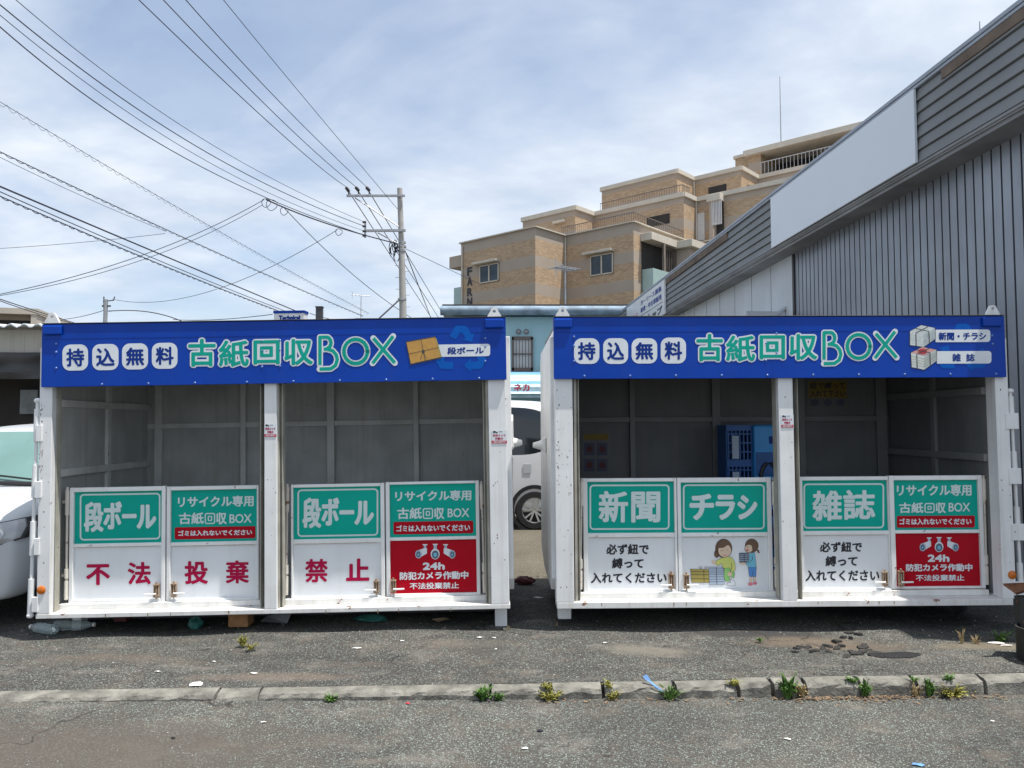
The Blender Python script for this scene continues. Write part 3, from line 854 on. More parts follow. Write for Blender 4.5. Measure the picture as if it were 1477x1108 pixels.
lrv = [(80 + 67 * k + (8 if k > 3 else 0), 555.5 - 1.1 * k) for k in range(1, 10)] + [(81, 496), (81, 508), (81, 531), (700, 488), (700, 500), (700, 521), (378, 492), (404, 491), (378, 506), (403.5, 505), (378, 529), (404, 528)]
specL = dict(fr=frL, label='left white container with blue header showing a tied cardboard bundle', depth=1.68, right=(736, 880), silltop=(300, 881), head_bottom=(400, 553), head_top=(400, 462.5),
  inner='inner', rails=[frL.onx(150, 584.5, frL.L(92, 700, .12).x).z, frL.onx(150, 676, frL.L(92, 700, .12).x).z], side_ribs=[(frL.depth_on_x(154, .074, 1), ), (.8,)],
  bulge=(.05, .055), back_ribs=[(229, .07), (351, .05), (477, .07), (600, .05)], back_rail=(400, 612),
  posts=[(55.0, 73.5, 700, 0, 0), (381, 399, 700, 0, 0), (706, 732, 700, 0, 0)],
  channels=[(73.5, 88, 700, 1), (374, 381, 700, -1), (399, 411.5, 700, 1), (698, 706, 700, -1)],
  head_x=(60, 730), seam=381, lugs=[(74.5, 467, 451, 12), (713, 458.5, 443.5, 12)], rivets=lrv, tilt=.0165, header_draw=head_left,
  legs=[(714, 731.5, 905, .16), (104, 117, 908, .25)], legdrop=.19, back_legs=[(120, 800), (650, 800)], reflector=(59, 851.5),
  rod=dict(pts=((54.5, 578), (43.5, 890)), d=.02, thick=[(590, 637), (671, 718), (752, 801), (835, 886)], caps=[578, 888], plates=[(55, 613, 64, 637), (53, 694, 63, 718), (52, 776, 60, 800), (49, 860, 58, 882)]),
  stickers=[(381.5, 611, 398.8, 631), (709.2, 620.5, 731.2, 640.5)], gates=L_gates,
  chips=[(57, 61, 575, 690, 46), (60, 72, 575, 880, 14), (383, 398, 560, 880, 8), (708, 731, 560, 880, 12)], runs=[(152, 886, 6), (213, 885, 7), (246, 884.5, 5), (330, 883, 6), (470, 880.5, 6), (545, 879, 7), (575, 878.5, 6), (650, 877.5, 5)],
  sidefit=[(3.545, .75, 1.22, 1)], sideflap=[(3.53, .62, 1.18, 1.46, 1)])

# ---- right container
frR = frame_from(803.5, 878.5, 5.73, 0.75, 0.28)
def head_right(D):
    X = lambda x: 1003 + (x - 270) * .9695
    Y = lambda y: 479.3 + (y - 486) * .975
    for ch, x0, y0, x1, y1 in (('持', 828, 488, 864.5, 525), ('込', 870, 488, 906, 525), ('無', 911, 488, 948, 524.5), ('料', 953, 487, 989.5, 524.5)):
        D.rrect('signwhite', x0, y0, x1, y1, 11, 1); D.text('navy', ch, x0 + 5.5, y0 + 5.5, x1 - 5.5, y1 - 5.5, 0.85, 2, 8)
    title(D, X, Y, .97)
    recycle_mark(D, 'bluemark', 1388.5, 500, 36, .004)
    z = lambda p: (1300 + p[0] / 9.23, 450 + p[1] / 9.23)
    bundle(D, [z(p) for p in ((118, 260), (265, 178), (445, 215), (455, 355), (300, 465), (118, 440))], z((290, 305)), 'paper2', 'paper', 'paper2', 'printdark')
    bundle(D, [z(p) for p in ((130, 545), (280, 468), (465, 505), (470, 650), (305, 768), (140, 735))], z((300, 585)), 'olive', 'pinkprint', 'paper2', 'printdark')
    c = z((285, 525)); D.ell('redprint', c[0], c[1], 6.2, 4.0, 4.5)
    D.rrect('signwhite', 1349.5, 475.5, 1428.5, 493.5, 4.5, 2, which=(1, 1, 0, 0))
    D.rrect('signwhite', 1351.5, 506.5, 1430, 524.5, 4.5, 2, which=(1, 1, 0, 0))
    D.text('navy', '新聞・チラシ', 1353.8, 479, 1422.5, 491, 0.5, 3, 6)
    D.text('navy', '雑', 1373.5, 510, 1386, 521.6, 0.4, 3, 6); D.text('navy', '誌', 1393.6, 510, 1406, 521.6, 0.4, 3, 6)
R_gates = [
 dict(outer=(841.5, 689.8, 977, 856.5), up=(847.5, 695, 969.5, 768.2), low=(849, 775, 973, 849.5), low_mat='plate', latch_px=(968, 824, 849), latch_dir=-1, hinge=(838.8, -1),
      draw=lambda D: (big_green(D, (850.3, 699, 965.8, 764.2), [('新', 863.5, 708, 906, 754), ('聞', 910.5, 709, 952.5, 754)], 1.3),
                      string_note(D, (874.4, 784.5, 936, 800.2), (882.6, 805, 928.4, 820.3), (852, 825.8, 961.7, 841.4)))),
 dict(outer=(978, 689, 1114, 853.8), up=(982, 696, 1105.5, 767.6), low=(984, 774, 1107.5, 849.5), low_mat='plate', latch_px=(990, 825, 849), latch_dir=1, hinge=(1115.5, 1),
      draw=lambda D: (big_green(D, (985, 698.6, 1103, 764), [('チ', 994.5, 712, 1030, 750.5), ('ラ', 1032, 713.5, 1060.5, 750), ('シ', 1063.5, 714, 1092.5, 749.5)], 1.9), tying_picture(D))),
 dict(outer=(1155, 687.5, 1283.8, 853.5), up=(1157, 693, 1277.6, 765.2), low=(1159.5, 771.5, 1281.7, 847.8), low_mat='plate', latch_px=(1276, 821, 845), latch_dir=-1, hinge=None,
      draw=lambda D: (big_green(D, (1158.8, 697.3, 1275.3, 762.4), [('雑', 1171.5, 707.5, 1214.5, 751.5), ('誌', 1216, 706.5, 1262.5, 750)], 1.25),
                      string_note(D, (1182.5, 781.4, 1243.5, 796.8), (1190.5, 801.8, 1237, 817.2), (1161.5, 822.2, 1268.5, 838.5)))),
 dict(outer=(1284.6, 686, 1419.5, 849.5), up=(1288.8, 692.7, 1409.8, 763.8), low=(1292.5, 769.3, 1412.5, 845), low_mat='red', latch_px=(1299, 820, 845), latch_dir=1, hinge=(1418.5, 1),
      draw=lambda D: (recycle_only(D, (1293.5, 698.6, 1401.3, 715.8), (1297, 724.6, 1364.3, 740.4), (1368.3, 725.2, 1399.3, 738.2), (1293.6, 744, 1406, 761.2), (1297.3, 747.4, 1401.3, 757.2)),
                      red_warning(D, (1327.5, 775.3, 1381.5, 796), (1338, 799.8, 1369.4, 810.6), (1306.7, 813, 1402.6, 824.4), (1321, 828.8, 1390.8, 838.2)))),
]
rrv = [(843 + 66 * k, 542.5 - .35 * k) for k in range(0, 10)] + [(828, 486), (828, 499), (828, 521), (1431, 484), (1432, 496), (1120, 481), (1105, 495), (1120, 509), (1105, 520)]
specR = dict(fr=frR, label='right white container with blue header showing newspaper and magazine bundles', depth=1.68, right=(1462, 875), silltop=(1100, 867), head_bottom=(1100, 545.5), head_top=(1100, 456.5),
  inner='inner_shaded', rails=[frR.onx(1350, 568.6, frR.L(1425, 700, .12).x).z, frR.onx(1350, 655, frR.L(1425, 700, .12).x).z], side_ribs=[(.8,), (frR.depth_on_x(1348, frR.L(1425, 700, .12).x, 1),)],
  bulge=(.05, .03), back_ribs=[(912, .05), (1033, .08), (1156, .06), (1271, .10)], back_rail=(1000, 605),
  posts=[(801, 827, 700, 0, 0), (1125.5, 1147, 700, 0, 0), (1441, 1460, 700, 0, 0)],
  channels=[(827, 836.5, 700, 1), (1116, 1125.5, 700, -1), (1147, 1155, 700, 1), (1429.5, 1441, 700, -1)],
  head_x=(798.5, 1450), seam=1113, lugs=[(811.5, 457.5, 442.5, 12), (1432.5, 455, 440, 11)], rivets=rrv, tilt=.004, header_draw=head_right,
  legs=[(805, 824, 902, .18), (1150, 1185, 893, .7)], legdrop=.12, back_legs=[(860, 800), (1400, 800)], reflector=(1460.5, 829.5),
  rod=dict(pts=((1457, 563), (1474, 872)), d=.02, thick=[(572, 596), (651, 675), (731, 755), (812, 866)], caps=[564, 870], plates=[(1448, 596, 1465, 619), (1453, 675, 1469, 698), (1457, 755, 1474, 779), (1460, 838, 1474, 862)]),
  chips=[(803, 807, 560, 720, 26), (808, 826, 550, 860, 26), (1127, 1146, 560, 860, 8), (1442, 1458, 560, 860, 8)], runs=[(868, 870, 6), (972, 869.5, 7), (990, 869.5, 6), (1268, 867.5, 6), (1290, 867.5, 5), (1180, 868, 5)],
  stickers=[(1127, 598, 1144.5, 617.5)], gates=R_gates, sidefit=[(-.035, .75, 1.19, -1)], sideflap=[])
CL = container(specL)
CR = container(specR)
# ------------------------------------------------------------------ ground, road, kerb
def asphalt(name, base, light, patch=None, scale=95.0, tan=0.0, zones=()):
    m, t, b = newmat(name)
    p = pos(t)
    vo = N(t, 'ShaderNodeTexVoronoi'); vo.inputs['Scale'].default_value = scale
    t.links.new(p, vo.inputs['Vector'])
    sx = N(t, 'ShaderNodeSeparateColor'); t.links.new(vo.outputs['Color'], sx.inputs[0])
    stones = ramp(t, sx.outputs[0], [(0.0, tuple(x * .68 for x in base)), (0.55, base), (0.80, tuple(x * 1.35 for x in base)), (0.93, light), (1.0, tuple(min(1, x * 1.6) for x in light))])
    edge = ramp(t, vo.outputs['Distance'], [(0.25, 1.0), (0.75, 0.45)])
    c = mixc(t, 0.75, stones, edge, 'MULTIPLY')
    fine = noise(t, p, 260, 2)
    c = mixc(t, 0.55, c, ramp(t, fine, [(0.3, 0.68), (0.72, 1.34)]), 'MULTIPLY')
    big = noise(t, p, 0.9, 6, 0.6)
    c = mixc(t, 1.0, c, ramp(t, big, [(0.30, (0.66, 0.65, 0.64)), (0.70, (1.26, 1.23, 1.16))]), 'MULTIPLY')
    mid = noise(t, p, 4.5, 5, 0.6)
    c = mixc(t, ramp(t, mid, [(0.52, 0.0), (0.72, 0.5)]), c, (0.15, 0.125, 0.10))
    pale = noise(t, mapped(t, p, (1, 1.7, 1)), 2.1, 6, 0.65)
    c = mixc(t, ramp(t, pale, [(0.54, 0.0), (0.75, 0.5)]), c, (0.27, 0.25, 0.22))
    for (zx, zy, rx, ry, colr, amt, soft) in zones:
        mp_ = N(t, 'ShaderNodeMapping'); mp_.inputs['Location'].default_value = (-zx / rx, -zy / ry, 0); mp_.inputs['Scale'].default_value = (1 / rx, 1 / ry, 0)
        t.links.new(p, mp_.inputs[0])
        ln = N(t, 'ShaderNodeVectorMath', operation='LENGTH'); t.links.new(mp_.outputs[0], ln.inputs[0])
        wob = math_(t, 'ADD', ln.outputs['Value'], math_(t, 'MULTIPLY', math_(t, 'SUBTRACT', noise(t, p, 6, 5, .65), 0.5), 1.1))
        c = mixc(t, ramp(t, wob, [(1.0 - soft, amt), (1.0 + soft * .6, 0.0)]), c, mixc(t, 0.7, colr, ramp(t, fine, [(0.3, 0.6), (0.7, 1.4)]), 'MULTIPLY'))
    if tan:
        sp = N(t, 'ShaderNodeSeparateXYZ'); t.links.new(p, sp.inputs[0])
        yy = math_(t, 'ADD', sp.outputs[1], math_(t, 'MULTIPLY', noise(t, p, 2.0, 5), 0.6))
        k = ramp(t, math_(t, 'MULTIPLY', math_(t, 'SUBTRACT', yy, 7.4), 0.6), [(0.0, 0.0), (0.5, 1.0)])
        tanc = mixc(t, 1.0, mixc(t, 0.8, (0.34, 0.30, 0.235), stones, 'OVERLAY'), ramp(t, big, [(0.3, 0.8), (0.7, 1.15)]), 'MULTIPLY')
        c = mixc(t, k, c, tanc)
    # cracks
    vc = N(t, 'ShaderNodeTexVoronoi', feature='DISTANCE_TO_EDGE'); vc.inputs['Scale'].default_value = 0.75
    wv = N(t, 'ShaderNodeVectorMath', operation='ADD')
    nn = N(t, 'ShaderNodeTexNoise'); nn.inputs['Scale'].default_value = 3.0; nn.inputs['Detail'].default_value = 8; t.links.new(p, nn.inputs['Vector'])
    sc_ = N(t, 'ShaderNodeVectorMath', operation='SCALE'); sc_.inputs['Scale'].default_value = 0.8; t.links.new(nn.outputs['Color'], sc_.inputs[0])
    t.links.new(p, wv.inputs[0]); t.links.new(sc_.outputs[0], wv.inputs[1]); t.links.new(wv.outputs[0], vc.inputs['Vector'])
    crk = ramp(t, vc.outputs['Distance'], [(0.0, 0.85), (0.011, 0.0)])
    gate_ = ramp(t, noise(t, p, 0.8, 3), [(0.46, 0.0), (0.54, 1.0)])
    c = mixc(t, math_(t, 'MULTIPLY', crk, gate_), c, (0.025, 0.024, 0.022))
    t.links.new(c, b.inputs['Base Color'])
    b.inputs['Roughness'].default_value = 0.9
    b.inputs['Specular IOR Level'].default_value = 0.25
    h = math_(t, 'SUBTRACT', math_(t, 'MULTIPLY', fine, 0.35), vo.outputs['Distance'])
    bump(t, b, h, 0.55, 0.006)
    return m
def gp(px, py): return ground_at(px, py)
Z = []
for (px, py, rx, ry, colr, amt, soft) in ((1092, 914, .62, .12, (0.045, 0.044, 0.044), .8, .35), (700, 940, .3, .2, (0.06, 0.055, 0.05), .5, .7), (150, 950, .8, .16, (0.14, 0.115, 0.09), .5, .8), (1170, 924, .55, .17, (0.155, 0.12, 0.088), .7, .5), (1265, 930, .33, .12, (0.14, 0.112, 0.085), .55, .5), (935, 938, .42, .18, (0.22, 0.20, 0.165), .6, .5), (395, 976, .62, .10, (0.19, 0.15, 0.12), .5, .6), (1425, 935, .5, .12, (0.20, 0.165, 0.115), .6, .6),
                                     (640, 930, .5, .15, (0.19, 0.165, 0.135), .35, .7), (1345, 1000, .9, .07, (0.20, 0.19, 0.13), .5, .7)):
    g = gp(px, py); Z.append((g.x, g.y, rx, ry, colr, amt, soft))
M['apron'] = asphalt('apron_asphalt', (0.093, 0.090, 0.086), (0.235, 0.28, 0.265), scale=165, tan=1, zones=Z)
M['road'] = asphalt('road_asphalt', (0.110, 0.107, 0.101), (0.26, 0.32, 0.305), scale=190, zones=((-2.2, 3.75, 1.6, .55, (0.095, 0.082, 0.068), .75, .6), (1.2, 3.5, .8, .3, (0.115, 0.098, 0.082), .5, .8), (2.9, 3.6, .5, .5, (0.12, 0.10, 0.085), .4, .8)))
M['patch'] = surf('patch_asphalt', (0.030, 0.030, 0.032), 0.95, 0.5, 90, bmp=0.6, bscale=160, spec=.2)
M['concrete'] = surf('kerb_concrete', (0.185, 0.178, 0.155), 0.9, 0.5, 9, bmp=1.0, bscale=60, streak=0.0)
def kerb_y(x): return 4.375 + 0.05 * (x + 3) + 0.004 * max(0, x) ** 2     # front top edge of the kerb
def road_z(x): return -0.06 - 0.0128 * max(-3.2, min(3.6, x))
def hump(x, y):
    k = min(1, max(0, (y - kerb_y(x) - .22) * 3))
    dip = .055 * min(1, max(0, (-x - 1.2) / 2.2)) * min(1, max(0, (y - 4.9) / .7))
    return -dip + k * (0.012 * math.sin(x * 2.1 + 1) * math.sin(y * 2.7) + 0.007 * math.sin(x * 5.3 + y * 3.1)) - 0.028 * math.exp(-(((x - 2.45) / .5) ** 2 + ((y - 5.47) / .16) ** 2)) - 0.02 * math.exp(-(((x - 1.05) / .35) ** 2 + ((y - 5.45) / .14) ** 2))
KD = 0.105
mb = MB()
xs = [-70, -30, -12, -7] + [-5 + .06 * i for i in range(0, 176)] + [7, 12, 30, 70]
rows = [-1, 0, .06, .12] + [.18 + .06 * i for i in range(0, 30)] + [2.2, 3, 4.5, 8, 20, 60, 400]
nx = len(xs)
vs = []
for r_ in rows:
    for x in xs:
        y = kerb_y(max(-8, min(8, x))) + KD + max(0, r_)
        vs.append((x, y, -.4 if r_ < 0 else hump(x, y) if r_ < 3 and abs(x) < 6 else 0.0))
fs = [(j * nx + i, j * nx + i + 1, (j + 1) * nx + i + 1, (j + 1) * nx + i) for j in range(len(rows) - 1) for i in range(nx - 1)]
mb.raw(vs, fs)
mb.build('ground', M['apron'], smooth=True, kind='structure')
mb = MB()
xs2 = [-70, -30, -12, -7, -5, -3.2, -1, 0, 1, 2, 3, 3.6, 5, 8, 12, 30, 70]
vs = []
for yy in (None, 3.6, 2.5, 0, -4, -12, -40):
    for x in xs2:
        vs.append((x, kerb_y(max(-8, min(8, x))) + .12 if yy is None else yy, road_z(x)))
nx = len(xs2)
mb.raw(vs, [(j * nx + i, (j + 1) * nx + i, (j + 1) * nx + i + 1, j * nx + i + 1) for j in range(6) for i in range(nx - 1)])
mb.build('road', M['road'], kind='structure')

def kerb_stone(xa, xb, lift=0.0, rough=0.006, worn=0.0):
    """one kerb stone with a worn, slightly ragged top edge"""
    n = max(3, int((xb - xa) / 0.05))
    prof = lambda zr: [(0.004, zr - .03), (0.0, -.028 - worn), (.012, -.010 - worn), (.035, -.002 - worn * .5), (.075, 0.0), (KD + .004, 0.0), (KD + .004, -.15)]
    vs = []; m_ = len(prof(0))
    for i in range(n + 1):
        x = xa + (xb - xa) * i / n
        e = 1.0 if 0 < i < n else 0.0
        zr = road_z(x)
        for k, (dy, dz) in enumerate(prof(zr)):
            jy = random.uniform(-rough, rough) * (1 if 0 < k < 4 else .2); jz = random.uniform(-rough, rough) * (.8 if 0 < k < 5 else 0)
            endr = 0.012 * (1 - e) if 0 < k < 4 else 0
            vs.append((x, kerb_y(x) + dy + jy + endr, min(dz, 0.002) + lift + jz - endr * .6 if k < 6 else dz))
    fs = [(i * m_ + k, (i + 1) * m_ + k, (i + 1) * m_ + k + 1, i * m_ + k + 1) for i in range(n) for k in range(m_ - 1)]
    fs += [tuple(range(m_)), tuple(n * m_ + k for k in reversed(range(m_)))]
    q = MB(); q.raw(vs, fs)
    return q.build('kerb', M['concrete'], kind='structure')
kx = lambda px: ground_at(px, 995).x
edges = [-14, -9, -5.2, kx(-8), kx(316), kx(376), kx(706), kx(795), kx(872), kx(978), kx(1072), kx(1124), kx(1174), kx(1258), kx(1345), kx(1451), kx(1545), 4.4, 6, 9, 14]
for i in range(len(edges) - 1):
    gapw = .012 if i > 5 else .006
    kerb_stone(edges[i] + gapw, edges[i + 1] - gapw, lift=random.uniform(-.004, .005), rough=.010 if i > 5 else .006, worn=.012 if i == 4 else 0)
# new black asphalt patch and broken chips at the pothole
mb = MB()
c = gp(1288, 944)
pts = [(c.x + .17 * math.cos(a) * (1 + .14 * math.sin(3 * a + 1)), c.y + .085 * math.sin(a) * (1 + .12 * math.cos(2 * a))) for a in [k * 2 * math.pi / 26 for k in range(26)]]
zp = hump(c.x, c.y) + .006
mb.raw([(x, y, hump(x, y) + .004) for x, y in pts] + [(c.x + (x - c.x) * .6, c.y + (y - c.y) * .6, hump(x, y) + .014) for x, y in pts], [(i, (i + 1) % 26, 26 + (i + 1) % 26, 26 + i) for i in range(26)] + [tuple(range(26, 52))])
mb.build('road_patch', M['patch'], smooth=True, kind='structure')
M['chip'] = surf('chip_asphalt', (0.05, 0.048, 0.046), 0.95, 0.55, 70, bmp=0.6, bscale=140, spec=.2)
chips = [(1187, 932), (1198, 927), (1206, 921), (1216, 917), (1224, 912), (1232, 908), (1222, 903), (1238, 915), (1150, 934), (1165, 931), (1178, 937), (1206, 930), (1190, 926), (1213, 926), (1228, 918), (1218, 908), (1235, 903), (1240, 941), (1230, 937), (1170, 940), (1155, 930), (1195, 938), (1246, 938), (1234, 943), (1252, 933), (1262, 940), (1220, 947), (1240, 905), (1148, 940), (1244, 927), (1212, 909), (1256, 945)]
for i, (px, py) in enumerate(chips):
    g = gp(px, py)
    n = random.randint(5, 8); r_ = random.uniform(.02, .058)
    poly = [(r_ * random.uniform(.55, 1.25) * math.cos(2 * math.pi * (k + random.uniform(-.3, .3)) / n), .62 * r_ * random.uniform(.6, 1.2) * math.sin(2 * math.pi * (k + random.uniform(-.3, .3)) / n)) for k in range(n)]
    q = MB(); th = random.uniform(.010, .020)
    q.raw([(x * 1.04, y * 1.04, 0) for x, y in poly] + [(x, y, th + random.uniform(-.003, .003)) for x, y in poly] + [(0, 0, th + .001)], [(k, (k + 1) % n, n + (k + 1) % n, n + k) for k in range(n)] + [(n + k, n + (k + 1) % n, 2 * n) for k in range(n)])
    o = q.build('asphalt_chunk', M['chip'], loc=(g.x, g.y, hump(g.x, g.y) - .003), rot=(random.uniform(-.13, .13), random.uniform(-.13, .13), random.uniform(0, 6)))
    tag(o, 'broken dark asphalt chunk beside the pothole before the right container', 'asphalt chunk', 'broken asphalt chunks at the pothole')

# ------------------------------------------------------------------ weeds and litter
M['leaf'] = surf('weed_leaf', (0.075, 0.16, 0.025), 0.6, 0.45, 14)
M['leafy'] = surf('weed_leaf_yellow', (0.24, 0.23, 0.045), 0.7, 0.4, 14)
M['straw'] = surf('dry_grass', (0.36, 0.27, 0.13), 0.8, 0.3, 12)
M['deadleaf'] = surf('dead_leaf', (0.20, 0.135, 0.08), 0.8, 0.6, 30)
def weed(g, h, spread, n, mat, label, wid=.006, group=None, broad=0.0):
    mb = MB()
    for i in range(n):
        a = random.uniform(0, 2 * math.pi); r0 = random.uniform(0, spread * .3)
        L_ = h * random.uniform(.45, 1.1); lean = random.uniform(.1, 1.0) * spread
        b0 = Vector((r0 * math.cos(a), r0 * math.sin(a) * .6, 0))
        tip = b0 + Vector((lean * math.cos(a), lean * math.sin(a) * .6, L_ * random.uniform(.55, 1)))
        midp = (b0 + tip) / 2 + Vector((0, 0, L_ * .25))
        w_ = wid * random.uniform(.6, 1.3)
        s_ = Vector((-math.sin(a), math.cos(a), random.uniform(-.3, .3))) * w_
        mb.face([b0 - s_ * .5, b0 + s_ * .5, midp + s_ * (1 + broad), midp - s_ * (1 + broad)])
        mb.face([midp - s_ * (1 + broad), midp + s_ * (1 + broad), tip])
        if broad:
            for q in range(3):
                t_ = random.uniform(.3, 1); c_ = b0.lerp(tip, t_) + Vector((random.uniform(-1, 1), random.uniform(-1, 1), random.uniform(0, .6))) * wid * 2
                d_ = Vector((random.uniform(-1, 1), random.uniform(-1, 1), random.uniform(-.2, .7))).normalized() * wid * 2.6
                e_ = d_.cross(Vector((0, 0, 1))).normalized() * wid * 1.1
                mb.face([c_, c_ + d_ * .5 + e_, c_ + d_, c_ + d_ * .5 - e_])
    o = mb.build('weed', M[mat], loc=g, recalc=False)
    return tag(o, label, 'weed', group or 'weeds along the kerb and under the containers')
def kf(px, py=None):
    x = kx(px); return Vector((x, kerb_y(x) - .012, road_z(x)))
def kt(px):
    x = kx(px); return Vector((x, kerb_y(x) + .02, -.012))
weeds = [
 (kf(480), .045, .05, 26, 'leaf', 'small green weed at the foot of the low kerb under the left container', .008, .5),
 (kf(696), .10, .07, 40, 'leaf', 'bright green weed in the kerb gap below the space between containers', .008, .6),
 (kf(720), .06, .04, 22, 'leaf', 'small round weed just right of the kerb gap weed', .008, .6),
 (kt(790), .05, .05, 22, 'leafy', 'yellow green weed tuft on top of the kerb joint', .006, .3),
 (kf(795), .07, .11, 46, 'leafy', 'wide yellowing weed patch against the kerb face', .006, .3),
 (kt(880), .06, .04, 24, 'leafy', 'moss like weed growing down a kerb joint', .006, .4),
 (kf(885), .07, .06, 26, 'leafy', 'short yellow weed under the kerb joint', .006, .3),
 (kf(968), .12, .13, 60, 'leaf', 'large spreading green weed beside the blue plastic scrap', .006, 0),
 (kt(1066), .055, .06, 24, 'leafy', 'flat yellow weed lying over the kerb top', .006, .3),
 (kf(1144), .17, .075, 70, 'leaf', 'tallest leafy green weed growing from the kerb gap', .008, .5),
 (kf(1166), .11, .05, 30, 'straw', 'withered grey weed next to the tallest green weed', .006, .2),
 (kt(1246), .05, .06, 26, 'leaf', 'low green weed behind the kerb right of centre', .006, .3),
 (kf(1262), .14, .045, 34, 'leaf', 'thin green weed climbing up a kerb joint', .007, .4),
 (kt(1340), .05, .07, 26, 'leaf', 'low grass tuft on the apron edge behind the kerb', .005, 0),
 (kf(1360), .17, .05, 36, 'leaf', 'upright green weed among dry stalks at the kerb', .007, .4),
 (kf(1340), .12, .09, 36, 'straw', 'clump of dry straw stalks against the kerb', .003, 0),
 (kf(1395), .09, .15, 70, 'leafy', 'mossy olive weed carpet against the last kerb stone', .006, .3),
 (kt(1395), .05, .06, 30, 'leaf', 'green weed tuft on top of the kerb near the dark planter', .006, .2),
 (gp(350, 932), .10, .07, 40, 'leafy', 'yellow green weed in front of the wooden block', .005, .2),
 (gp(362, 938), .07, .06, 26, 'leafy', 'small yellow weed on open asphalt near the wooden block', .005, .2),
 (gp(1096, 926), .04, .03, 16, 'leaf', 'tiny green weed at the pothole rim', .005, .2),
 (gp(1388, 931), .16, .06, 18, 'straw', 'tall dry grass stalks at the right container corner', .003, 0),
 (gp(1408, 932), .10, .08, 26, 'straw', 'short dry grass clump beside the white paper litter', .003, 0),
 (gp(1444, 926), .10, .10, 34, 'leaf', 'green weed clump beside the dark planter', .007, .3),
 (gp(733, 908), .04, .02, 8, 'straw', 'wisp of dry grass at the leg of the left container', .003, 0),
 (gp(803, 904), .05, .02, 10, 'straw', 'wisp of dry grass at the leg of the right container', .003, 0),
]
for (g, h, s_, n, m_, lab, wd, br) in weeds:
    weed(g, h * .85, s_ * .85, n, m_, lab, wd * .8, broad=br)
mb = MB()
for i in range(420):
    px = random.choice([random.uniform(1150, 1477), random.uniform(1120, 1330), random.uniform(780, 1470)]); x = kx(px)
    y = kerb_y(x) - abs(random.gauss(.02, .035)) - .005; z = road_z(x) + random.uniform(.002, .012)
    a = random.uniform(0, 6.28); l_ = random.uniform(.006, .022); w_ = l_ * random.uniform(.15, .5)
    d_ = Vector((math.cos(a), math.sin(a), random.uniform(-.2, .3))) * l_; e_ = Vector((-math.sin(a), math.cos(a), random.uniform(-.2, .2))) * w_
    p_ = Vector((x, y, z)); mb.face([p_ - d_, p_ + e_, p_ + d_, p_ - e_])
tag(mb.build('leaf_litter', M['deadleaf'], recalc=False), 'brown dead leaves gathered along the foot of the kerb', 'leaf litter', kind='stuff')
mb = MB()
for i in range(520):
    x = random.uniform(-4.5, 4.5); y = random.uniform(kerb_y(x) + .2, 6.2); s_ = random.uniform(.002, .0055)
    mb.ellipsoid((x, y, hump(x, y) + s_ * .4), s_ * random.uniform(.8, 1.8), s_, s_ * .7, 5, 3)
for i in range(260):
    x = random.uniform(-3.5, 3.5); y = random.uniform(3.2, kerb_y(x) - .02); s_ = random.uniform(.0015, .004)
    mb.ellipsoid((x, y, road_z(x) + s_ * .4), s_ * random.uniform(.8, 1.8), s_, s_ * .7, 5, 3)
M['grit'] = surf('grit', (0.36, 0.34, 0.31), 0.9, 0.4, 30)
tag(mb.build('gravel', M['grit']), 'loose grey grit scattered over the asphalt', 'gravel', kind='stuff')
M['litter'] = surf('litter_paper', (0.72, 0.71, 0.68), 0.7, 0.1, 20)
def scrap(px, py, w_, d_, mat, label, road=False, h=.006):
    z0 = 0
    g = ground_at(px, py, road_z(ground_at(px, py).x) if road else 0.0)
    z0 = road_z(g.x) if road else hump(g.x, g.y)
    n = 9
    mb = MB(); pts = [(w_ * random.uniform(.6, 1) * math.cos(2 * math.pi * k / n), d_ * random.uniform(.6, 1) * math.sin(2 * math.pi * k / n), random.uniform(.001, h)) for k in range(n)]
    mb.raw(pts + [(0, 0, h * 1.2)], [(k, (k + 1) % n, n) for k in range(n)])
    mb.raw([(p[0] * .97, p[1] * .97, p[2] - .0012) for p in pts] + [(0, 0, h * 1.2 - .0012)], [((k + 1) % n, k, n) for k in range(n)])
    o = mb.build('paper_scrap', M[mat], loc=(g.x, g.y, z0 + .003), smooth=False)
    return tag(o, label, 'litter', 'scraps of litter on the ground')
M['tealbag'] = surf('teal_plastic', (0.03, 0.15, 0.125), 0.4, 0.3, 12)
M['bluefilm'] = surf('blue_plastic_film', (0.16, 0.32, 0.62), 0.25, 0.2, 12)
for s_ in (
 (283, 988, .055, .04, 'litter', 'crumpled cream paper scrap near the kerb at the left'), (366, 972, .028, .012, 'litter', 'thin white paper strip on asphalt left of centre'),
 (514, 932, .04, .014, 'litter', 'flattened white wrapper before the left container'), (580, 925, .018, .01, 'litter', 'tiny white scrap right of the flattened wrapper'),
 (692, 920.5, .028, .018, 'litter', 'round white lid lying near the left container leg'), (712, 921, .02, .008, 'litter', 'pale strip beside the round white lid'),
 (872, 930, .018, .01, 'litter', 'small white scrap before the right container'), (228, 970, .025, .008, 'litter', 'short white strip on asphalt at far left'),
 (309, 953, .012, .008, 'litter', 'little white fleck on asphalt near the yellow weed'), (1436, 930, .075, .035, 'litter', 'large torn white paper near the dark planter'),
 (1452, 934, .05, .012, 'litter', 'thin white paper beside the large torn paper'), (715, 939, .012, .006, 'litter', 'speck of paper below the round white lid')):
    scrap(*s_)
